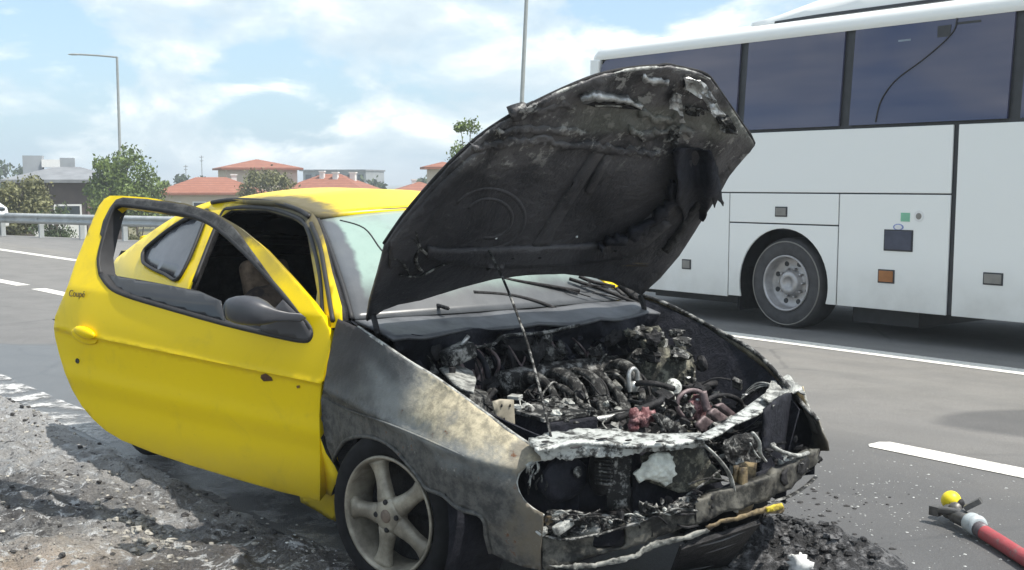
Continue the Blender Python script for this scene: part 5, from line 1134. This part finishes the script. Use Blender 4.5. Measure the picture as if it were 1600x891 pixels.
def bar(name, pts, r, m, flat=.5, off=(0,)): mb = MB(); mb.tube([KF(x, y, o) for x, y, o in pts], r, 8, flat=flat); return part(name, mb, m, True)
bar('diagonal_stay', [(1096, 692, 0), (1118, 712, .0), (1138, 738, -.01), (1146, 765, -.02), (1150, 800, -.02)], .011, M_ASHL)
bar('cross_wire', [(1062, 782, -.06), (1100, 755, -.05), (1125, 735, -.05)], .004, M_ASHM, 1); bar('cross_wire', [(1075, 757, -.05), (1105, 748, -.05), (1140, 752, -.04)], .004, M_ASHM, 1)
panel('latch_plate', [(1128, 694), (1150, 682), (1182, 674), (1188, 700), (1190, 722), (1172, 726), (1150, 730), (1136, 720)], FRN(-.04, .02, 22), 5, M_ASHM, car, thick=.006, smooth=False)
panel('latch_support', [(1146, 728), (1168, 722), (1184, 724), (1180, 770), (1178, 796), (1152, 806), (1148, 765)], FRN(-.03, .012, 18), 6, M_RUSTY, car, thick=.008)
panel('latch_web', [(1160, 732), (1168, 730), (1170, 798), (1158, 800)], FRN(-.008, .0), 6, M_RUSTY, car, thick=.02)
bar('latch_striker', [(1176, 676, .0), (1186, 690, .005), (1188, 708, .0), (1196, 720, -.01)], .009, M_ASHL)
bar('latch_striker', [(1172, 692, .0), (1178, 705, .005), (1186, 716, .0)], .006, M_WASH)
# left headlight cavity
panel('headlight_cavity', [(1196, 640), (1220, 620), (1252, 608), (1264, 640), (1276, 670), (1270, 740), (1190, 750)], lambda x, y: KF(x, y, -.14), 9, M_SOOTN, car, thick=.01)
panel('wing_nose', [(1240, 608), (1254, 604), (1258, 622), (1266, 645), (1284, 672), (1277, 678), (1268, 674), (1262, 655), (1250, 630)], lambda x, y: KY(x, y, .70), 5, M_BURN, car, thick=.006)
mb = MB(); mb.tube([KY(x, y, .70) for x, y in [(1256, 612), (1259, 625), (1266, 644), (1276, 660), (1285, 673)]], .006, 6); part('wing_nose_lip', mb, M_ASHL, True)
for k in range(34):
    x, y = rb.uniform(1196, 1272), rb.uniform(684, 742); c = KF(x, y, rb.uniform(-.09, .0)); q = Matrix.Rotation(rb.uniform(0, 3), 3, 'X') @ Matrix.Rotation(rb.uniform(0, 3), 3, 'Z')
    part('lamp_shard', MB().blob(c, (rb.uniform(.01, .05), rb.uniform(.01, .03), rb.uniform(.004, .016)), seed=k, amp=.6, seg=7, rings=4, rot=q), [M_ASHM, M_ASHL, M_SOOT, M_SOOT][k % 4])
bar('melted_duct', [(1205, 696, -.01), (1222, 706, .0), (1245, 712, .0), (1262, 708, -.02)], .009, M_ASHL, .8)
part('melted_knob', MB().blob(KF(1277, 717, -.02), (.04, .04, .03), amp=.5, seed=4), M_SOOT, True)
# bumper beam
beam_o = [(846, 836), (870, 842), (905, 838), (960, 824), (1010, 808), (1060, 793), (1110, 776), (1160, 760), (1205, 742), (1245, 722), (1281, 702), (1283, 718), (1262, 742), (1236, 764), (1200, 780), (1150, 797), (1100, 815), (1050, 832), (1000, 850), (950, 866), (900, 880), (855, 889), (846, 888)]
hole1 = [(931, 830), (970, 822), (978, 828), (978, 850), (970, 857), (938, 861), (931, 856)]
bb = panel('bumper_beam', beam_o, FRN(.0, .022, 7), 6, M_BEAM, car, thick=.03, holes=[hole1], jag=1.2)
panel('beam_back', [(846, 836), (1000, 815), (1281, 700), (1270, 735), (1050, 832), (900, 880), (846, 888)], FRN(-.06), 14, M_SOOTN, car, thick=.01)
for x, y, w_, h_ in ((1113, 778, 5, 5), (1113, 792, 4, 5), (1000, 824, 3, 3)): part('bolt_hole', MB().blob(KF(x, y, .002), (.006, w_ * .0032, h_ * .0032), amp=0, seg=8, rings=6), M_SOOT, True, parent=bb)
for pl in ([(1222, 738), (1232, 730), (1240, 734), (1238, 752), (1226, 760), (1220, 752)], [(1248, 724), (1262, 714), (1266, 720), (1262, 736), (1252, 744), (1246, 738)]):
    panel('beam_hole', pl, FRN(.004), 5, M_SOOT, bb, thick=.002)
for x in (1018, 1086): bar('beam_seam', [(x, 812 - (x - 1018) * .33, .003), (x + 1, 838 - (x - 1018) * .33, .003)], .003, M_SOOT, 1)
bar('beam_flange', [(848, 836, .0), (880, 843, .012), (930, 836, .014), (990, 818, .014), (1050, 797, .014), (1090, 783, .01)], .007, M_ASHM, .6)
# ash, wires and flakes lying on top of the beam
def shelf(x, y): p = KF(x, y, -.05); p.x += .02 * mnoise.noise(Vector((x * .1, y * .1, 0))); return p
panel('ash_shelf', [(850, 800), (890, 798), (940, 806), (990, 806), (1040, 788), (1088, 772), (1086, 784), (1050, 798), (990, 820), (930, 836), (880, 842), (850, 836)], FRN(-.01, .03, 26), 4, M_ASHM, car, thick=.006, smooth=False)
for k in range(46):
    t = rb.random(); x = 852 + 240 * t; y = 820 - 40 * max(0, t - .35) / .65 + rb.uniform(-14, 8); c = KF(x, y, rb.uniform(-.03, .02)); q = Matrix.Rotation(rb.uniform(0, 3), 3, 'X') @ Matrix.Rotation(rb.uniform(0, 3), 3, 'Z')
    part('burnt_flake', MB().blob(c, (rb.uniform(.008, .04), rb.uniform(.01, .05), rb.uniform(.004, .018)), seed=k, amp=.7, seg=7, rings=4, rot=q), [M_ASHM, M_ASHL, M_SOOT][k % 3])
for k in range(16):
    x, y = rb.uniform(850, 1060), 812 + rb.uniform(-14, 10); mb = MB(); mb.tube([KF(x, y, .0), KF(x + rb.uniform(8, 20), y + rb.uniform(-10, 6), .02), KF(x + rb.uniform(20, 44), y + rb.uniform(-10, 8), .0)], rb.uniform(.002, .005), 5); part('burnt_wire', mb, [M_ASHM, M_SOOT, M_ASHL][k % 3], True)
part('melted_bracket', MB().box(KF(880, 822, .015), (.03, .07, .03), Matrix.Rotation(.4, 3, 'X')), M_ASHL, bev=.006)
part('melted_bracket', MB().blob(KF(848, 830, .01), (.03, .04, .03), amp=.5), M_ASHL)
for pl in ([(850, 806), (846, 830), (852, 836), (880, 822), (872, 806)],): panel('lamp_bracket', pl, FRN(-.02, .012), 5, M_RUSTY, car, thick=.004)
M_GREYS = charred('singed_grey_plastic', (.04, .04, .038), (.32, .32, .29), .38, .58, 14, .6, 0, .5)
M_DYEL = charred('scorched_yellow_plastic', (.22, .17, .06), (.66, .52, .05), .36, .58, 16, .5, 0, .4)
# remains of the bumper skin hanging below the beam
panel('bumper_skin_remnant', [(860, 886), (905, 880), (940, 880), (985, 866), (1020, 850), (1050, 840), (1080, 836), (1104, 824), (1108, 829), (1088, 840), (1052, 849), (1015, 863), (975, 877), (940, 887), (890, 889)], FRN(.03, .016, 14), 5, M_GREYS, car, thick=.006, jag=1.6)
panel('yellow_bumper_remnant', [(1104, 824), (1130, 814), (1160, 803), (1195, 794), (1218, 786), (1226, 794), (1222, 802), (1190, 803), (1160, 810), (1130, 819), (1108, 830)], FRN(.03, .012, 10), 5, M_RUSTY, car, thick=.006, jag=1)
panel('yellow_bumper_remnant', [(1198, 794), (1210, 789), (1222, 786), (1226, 793), (1216, 798), (1200, 801)], FRN(.034, .006, 14), 4, M_DYEL, car, thick=.004, jag=.8)
bar('pale_bumper_foil', [(1200, 786, .01), (1232, 776, .01), (1256, 762, .0), (1274, 746, -.01)], .009, M_ASHM, .4)
# fallen condenser, fins between two tanks, leaning from the beam to the road
cA, cB = KF(1062, 852, -.02), KF(1186, 812, -.02); gC, gD = toc(ground(1046, 896)), toc(ground(1134, 880))
cond = part('condenser', MB().add([cA, cB, gD, gC], [(0, 1, 2, 3)]), M_SOOT); s = cond.modifiers.new('thickness', 'SOLIDIFY'); s.thickness = .015
nrm = (cB - cA).cross(gC - cA).normalized(); nrm = nrm if nrm.dot(TC - cA) > 0 else -nrm
M_FIN = plain('grey_fin', (.12, .12, .125), .55, .3, var=.4, scale=20)
for k in range(20):
    t = (k + .5) / 20; a = cA.lerp(gC, t) + nrm * .008; b = cB.lerp(gD, t) + nrm * .008; mb = MB(); mid_ = a.lerp(b, .5) + nrm * .012 * math.sin(k * 1.3); mb.tube([a, mid_, b], .0035, 5); part('condenser_tube', mb, M_FIN, True, parent=cond)

# ------------------------------------------------------------------ engine bay contents
re_ = random.Random(5)
M_ENG = charred('charred_engine_alloy', (.022, .022, .022), (.20, .20, .19), .46, .60, 30, .5, .3, .9)
def hose(name, pts, r, m, par=None): mb = MB(); mb.tube(pts, r, 7); return part(name, mb, m, True, parent=par)
# engine block and gearbox mass
part('engine_block', MB().blob((.10, .08, .40), (.52, .62, .38), amp=.25, seg=18, rings=12, freq=3), M_SOOT)
part('gearbox', MB().blob((.16, -.32, .44), (.36, .30, .30), amp=.3, seg=14, rings=10, freq=3), M_SOOT)
# intake runners
for k in range(5):
    y = -.16 + .105 * k; dz_ = re_.uniform(-.03, .012); hose('intake_runner', [(-.14, y, .68 + dz_), (-.05, y - .01, .735 + dz_), (.06, y - .02 + re_.uniform(-.02, .02), .715 + dz_), (.14, y - .035, .64), (.17, y - .04, .57)], lambda t: .021 + .006 * math.sin(t * 9 + y * 40), M_ENG)
    hose('runner_rib', [(-.10, y + .05, .69), (-.02, y + .045, .72), (.07, y + .035, .70), (.13, y + .02, .63)], .007, [M_SOOT, M_ASHM][k % 2])
hose('intake_plenum', [(-.16, -.24, .69), (-.17, 0, .70), (-.16, .36, .70)], .055, M_ASHM)
hose('fuel_rail', [(.17, -.22, .60), (.19, 0, .60), (.18, .30, .62)], .012, M_ALU)
for k in range(8): part('injector', MB().box((.18 + re_.uniform(-.02, .02), -.2 + .07 * k, .60), (.03, .02, .06), Matrix.Rotation(re_.uniform(-.5, .5), 3, 'X')), [M_ASHL, M_ASHM][k % 2], bev=.003)
part('battery_tray', MB().box((.30, -.33, .57), (.20, .22, .20)), M_SOOTN, bev=.01); hose('battery_strap', [(.405, -.43, .56), (.42, -.33, .545), (.405, -.23, .57)], .005, M_MAUVE)
part('battery_top', MB().box((.28, -.33, .68), (.22, .25, .012)), M_ASHM)
for k in range(12): part('battery_lump', MB().blob((.28 + re_.uniform(-.1, .1), -.33 + re_.uniform(-.12, .12), .69), (.05, .04, .025), seed=k, amp=.7, seg=7, rings=4), [M_ASHM, M_ASHL][k % 2])
# strut towers
def tower(y, m, mt_, zt=.79):
    t = part('strut_tower', MB().lathe([(.15, -.3), (.145, -.02), (.13, .015), (.06, .03), (.05, .05), (0, .055)], Matrix.Translation((-.06, y, zt)), 24), m, True)
    part('tower_nut', MB().lathe([(.03, 0), (.03, .03), (.012, .032), (.012, .06), (0, .062)], Matrix.Translation((-.06, y, zt + .05)), 12), mt_, parent=t)
    return t
tower(-.53, M_ENG, M_SOOT, .69); tower(.50, M_OLIVE, M_ASHL, .745)
panel('tower_cap', [(686, 576), (700, 570), (722, 572), (738, 580), (744, 592), (740, 612), (722, 606), (706, 596)], lambda x, y: KZ(x, y, .772 + .01 * math.sin(x * .1)), 6, M_ASHL, car, thick=.01)
for k in range(38): part('ash_lump', MB().blob((-.02 + re_.uniform(-.12, .14), .47 + re_.uniform(-.12, .1), .76 + re_.uniform(-.14, .10)), (re_.uniform(.03, .10), re_.uniform(.03, .10), re_.uniform(.02, .07)), seed=k, amp=.7, seg=9, rings=6), [M_OLIVE, M_SOOT, M_ASHM, M_ENG][k % 4])
bp_ = panel('wing_bracket', [(770, 628), (783, 624), (803, 625), (805, 668), (790, 668), (775, 652)], lambda x, y: KX(x, y, .36), 8, plain('tan_bracket', (.30, .27, .21), .6, .2, var=.4, scale=12), car, thick=.008)
for x, y in ((784, 634), (797, 634), (788, 655)): part('bracket_hole', MB().blob(KX(x, y, .363), (.004, .008, .012), amp=0, seg=8, rings=5), M_SOOT, True, parent=bp_)
eye = MB(); P_ = [KX(x, y, .12) for x, y in [(985, 612), (983, 600), (983, 584), (987, 577), (992, 577), (996, 584), (996, 600), (995, 612)]]; eye.tube(P_, .009, 8); eye.tube([KX(990, 596, .12), KX(990, 612, .12)], .012, 8); part('lifting_eye', eye, M_ALU, True)
Mx = Matrix.Translation(KX(1053, 604, .16)) @ (FW.cross(UP) * 0 + Vector((.8, -.3, .5))).to_track_quat('Z', 'Y').to_matrix().to_4x4()
part('white_cap', MB().lathe([(0, .012), (.018, .012), (.02, .004), (.030, .004), (.034, .0), (.034, -.03)], Mx, 24), M_WASH, True)
hose('black_pipe', [KX(1068, 606, .12), KX(1095, 603, .12), KX(1120, 600, .12)], .016, M_SOOT)
def ring(name, cx, cy, rx, ry, X, a0, a1, r, m): hose(name, [KX(cx + rx * math.cos(R(a)), cy + ry * math.sin(R(a)), X) for a in range(a0, a1 + 1, 15)], r, m)
ring('fan_shroud_ring', 1082, 632, 24, 22, .34, 90, 320, .009, M_MAUVE); ring('fan_shroud_ring', 1130, 636, 30, 18, .34, 190, 380, .010, M_SOOT)
hose('shroud_stay', [KX(1098, 612, .36), KX(1102, 630, .37), KX(1106, 642, .38)], .016, M_MAUVE)
part('melted_fan', MB().blob(KX(1092, 638, .33), (.05, .10, .10), amp=.6, seed=3), M_REDP); part('melted_fan', MB().blob(KX(1075, 642, .34), (.04, .06, .06), amp=.6, seed=6), M_ASHM)
for pl in ([(1088, 664), (1102, 650), (1120, 662), (1106, 676), (1094, 674)], [(1106, 646), (1118, 638), (1144, 656), (1132, 668), (1122, 662)], [(1118, 634), (1130, 630), (1152, 648), (1146, 656)]):
    panel('heat_shield_plate', pl, lambda x, y: KX(x, y, .45), 6, M_MAUVE, car, thick=.012)
for k in range(12): part('melted_red_lump', MB().blob(KX(1000 + re_.uniform(-20, 18), 656 + re_.uniform(-14, 14), .52), (.03, .045, .04), seed=k + 9, amp=.6, seg=9, rings=6), M_REDP, True)
panel('slanted_strut', [(1020, 648), (1032, 646), (1075, 672), (1072, 678), (1040, 674)], lambda x, y: KX(x, y, .55), 6, M_ASHM, car, thick=.012)
hose('slanted_rod', [KX(1024, 650, .56), KX(1032, 664, .57), KX(1038, 676, .57)], .009, M_ASHM); hose('charred_bar', [KX(962, 655, .46), (KX(1000, 640, .46)), KX(1030, 628, .44), KX(1034, 620, .42)], .013, M_SOOT)
# wiring looms across the engine
for k in range(130):
    x0 = re_.uniform(.02, .50); y0 = re_.uniform(-.45, .50); z0 = re_.uniform(.50, .70) - .10 * (x0 > .3); L_ = re_.uniform(.08, .30); a = re_.uniform(0, 6.3)
    pts = [(x0, y0, z0)]
    for q in range(3): a += re_.uniform(-.9, .9); x0 = clamp(x0 + math.cos(a) * L_ / 3, 0, .55); y0 = clamp(y0 + math.sin(a) * L_ / 3, -.5, .55); z0 += re_.uniform(-.04, .045); pts.append((x0, y0, z0))
    hose('burnt_hose', pts, re_.choice([.003, .004, .006, .009, .012]), re_.choice([M_SOOT, M_ENG, M_SOOT, M_ENG, M_SOOT, M_ASHM, M_ASHL]))
for k in range(230):
    c = (re_.uniform(-.10, .56), re_.uniform(-.52, .55), re_.uniform(.48, .70)); c = (c[0], c[1], c[2] - .10 * (c[0] > .35)); q = Matrix.Rotation(re_.uniform(0, 3), 3, 'X') @ Matrix.Rotation(re_.uniform(0, 3), 3, 'Z'); d = (re_.uniform(.015, .06), re_.uniform(.015, .07), re_.uniform(.008, .04)); m = re_.choice([M_SOOT, M_SOOT, M_SOOT, M_ENG, M_ENG, M_ASHM, M_ASHL])
    part('charred_fitting', MB().box(c, d, q) if k % 2 else MB().blob(c, d, seed=k, amp=.6, seg=8, rings=5, rot=q), m, bev=.002 if k % 2 else None)
for k in range(45): part('highlight_fleck', MB().blob((re_.uniform(-.2, .56), re_.uniform(-.5, .55), re_.uniform(.56, .72)), (re_.uniform(.006, .03), re_.uniform(.006, .03), re_.uniform(.004, .02)), seed=k, amp=.8, seg=7, rings=4), [M_ALU, M_ENG, M_ENG][k % 3])  # small bits added as bright highlights among the dark parts
# bulkhead fittings
part('brake_servo', MB().lathe([(0, .10), (.08, .09), (.12, .05), (.125, -.02), (.1, -.06)], Matrix.Translation((-.34, -.36, .74)) @ Matrix.Rotation(R(90), 4, 'Y'), 24), M_SOOTN, True)
part('fluid_tank', MB().box(KX(716, 553, -.15), (.08, .12, .06), Matrix.Rotation(.3, 3, 'X')), M_ASHM, bev=.01); hose('bright_rod', [KX(721, 540, -.14), KX(732, 525, -.14)], .008, M_ALU)
part('wiper_motor', MB().blob((-.28, -.05, .80), (.12, .2, .10), amp=.3), M_SOOT)
hose('bulkhead_pipe', [KX(735, 545, -.2), KX(770, 538, -.2), KX(790, 525, -.2), KX(850, 520, -.2), KX(905, 508, -.2)], .007, M_ASHM)
hose('bulkhead_post', [(-.30, -.30, .88), (-.26, -.28, .74), (-.2, -.27, .58)], .025, M_MAUVE)
for k in range(60):
    y0 = re_.uniform(-.55, .55); hose('bulkhead_wire', [(-.36, y0, .86), (-.28 + re_.uniform(-.05, .08), y0 + re_.uniform(-.06, .06), .78), (-.25 + re_.uniform(-.05, .1), y0 + re_.uniform(-.1, .1), .66), (-.2 + re_.uniform(-.05, .1), y0 + re_.uniform(-.14, .14), .56)], re_.choice([.004, .007, .012]), re_.choice([M_SOOT, M_SOOTN, M_MAUVE, M_ASHM]))
for k in range(80):
    part('bulkhead_fitting', MB().blob((-.28 + re_.uniform(-.02, .16), re_.uniform(-.58, .5), re_.uniform(.58, .84)), (re_.uniform(.02, .09), re_.uniform(.02, .10), re_.uniform(.015, .07)), seed=k, amp=.9, seg=9, rings=6, rot=Matrix.Rotation(re_.uniform(0, 3), 3, 'X'), freq=2.6), re_.choice([M_SOOT, M_SOOTN, M_ENG, M_SOOT, M_ASHM]))
# loom running along the left inner wing to the lamp
for k in range(6): hose('lamp_loom', [KX(1150 + k * 3, 634 - k * 4, .30), KX(1170 + k * 2, 616 - k * 3, .34), KX(1196, 604 - k, .40), KX(1215, 606, .46)], .005, [M_ASHM, M_ASHL][k % 2])

# ================================================================== HOSE AND NOZZLE ON THE ROAD
M_NGREY = plain('scuffed_nozzle_alloy', (.13, .125, .12), .45, .4, var=.4, scale=20, bump=.1); M_NYEL = plain('yellow_nozzle_tip', (.85, .68, .02), .45, var=.08); M_NWHT = plain('pale_grey_coupling', (.48, .52, .53), .45, .2, var=.15)
kr = Mt('red_hose_rubber', (.36, .055, .065), .62); kr.set('Base Color', kr.mix(kr.step(kr.noise(26, 6, .72), .54, .66), kr.ramp(kr.noise(7, 4, .6), [(.3, (.26, .038, .045)), (.7, (.42, .075, .085))]), (.20, .13, .12))); kr.bump(kr.noise(120, 3, .7), .4, .004); M_HRED = kr.m
nz0 = ground(1496, 806, .05); nz1 = ground(1533, 825, .05); nz2 = ground(1600, 866, .045); ax = (nz1 - nz0); ax.z = 0; ax.normalize(); sd = Vector((-ax.y, ax.x, 0))
def NZ(a, b, c): return nz0 + ax * a + sd * b + W * c
nzl = empty('nozzle', Matrix.Translation(Vector((nz0.x, nz0.y, 0))), label='dark fire nozzle with yellow round tip and pale coupling lying on the road', cat='nozzle')
nl = Vector((nz0.x, nz0.y, 0))
def npart(name, mb, m, smooth=True, par=None): 
    mb.v = [tuple(Vector(v) - nl) for v in mb.v]; return mb.build(name, m, par or nzl, smooth)
def along(prof, a0, z=.0, mat=None): 
    Mx = Matrix.Translation(NZ(0, 0, z)) @ ax.to_track_quat('Z', 'Y').to_matrix().to_4x4(); return MB().lathe(prof, Mx, 24)
npart('barrel', along([(0, -.085), (.028, -.085), (.032, -.075), (.030, -.03), (.034, -.02), (.034, .05), (.028, .06), (.026, .11), (0, .11)], 0), M_NGREY)
npart('coupling', along([(0, .098), (.034, .098), (.043, .104), (.045, .118), (.043, .130), (.043, .15), (.045, .156), (.042, .168), (.030, .172), (0, .172)], 0), M_NWHT)
tipc = ground(1486, 782, .085); npart('yellow_tip', MB().blob(tipc, (.085, .085, .085), amp=0, seg=20, rings=14), M_NYEL)
npart('tip_collar', MB().tube([tipc + Vector((.012, -.012, -.03)), NZ(-.02, .0, .02)], .030, 12), M_NGREY)
npart('tip_mouth', MB().blob(tipc + Vector((.028, -.030, -.008)), (.045, .035, .045), amp=.2), M_SOOT)
npart('lever', MB().box(NZ(.06, .035, .065), (.075, .04, .022), Matrix.Rotation(math.atan2(ax.y, ax.x) + .9, 3, 'Z') @ Matrix.Rotation(-.6, 3, 'Y')), M_NGREY, False)
npart('side_handle', MB().tube([NZ(-.055, -.055, .012), NZ(.0, -.02, .02), NZ(.055, .0, .015)], .016, 8), M_NGREY)
npart('handle_foot', MB().box(NZ(-.075, -.06, .005), (.035, .045, .04), Matrix.Rotation(.7, 3, 'Z')), M_NGREY, False)
hs = MB(); d_ = (nz2 - nz1); d_.z = 0; d_.normalize()
hs.tube([NZ(.160, 0, -.008), NZ(.22, .0, -.013), NZ(.40, -.01, -.018), NZ(.8, -.06, -.018), NZ(1.4, -.2, -.018), NZ(2.4, -.7, -.018)], .031, 16, n=8)
ho = hs.build('fire_hose', M_HRED, None, True); tag(ho, 'red rubber fire hose running out of frame at lower right', 'hose')
npart('hose_ferrule', MB().tube([NZ(.165, 0, -.008), NZ(.215, 0, -.012)], .033, 16), plain('dark_ferrule', (.12, .10, .11), .5, .2))

# ================================================================== HAZE
hz = bpy.data.materials.new('thin_haze'); hz.use_nodes = True; ht = hz.node_tree
for n in list(ht.nodes):
    if n.type != 'OUTPUT_MATERIAL': ht.nodes.remove(n)
pv = ht.nodes.new('ShaderNodeVolumePrincipled'); pv.inputs['Color'].default_value = (.80, .88, .95, 1); pv.inputs['Density'].default_value = .0014
ht.links.new(pv.outputs[0], ht.nodes['Material Output'].inputs['Volume'])
tag(MB().box((0, 1470, 4), (6200, 3420, 22)).build('haze', hz), kind='stuff')
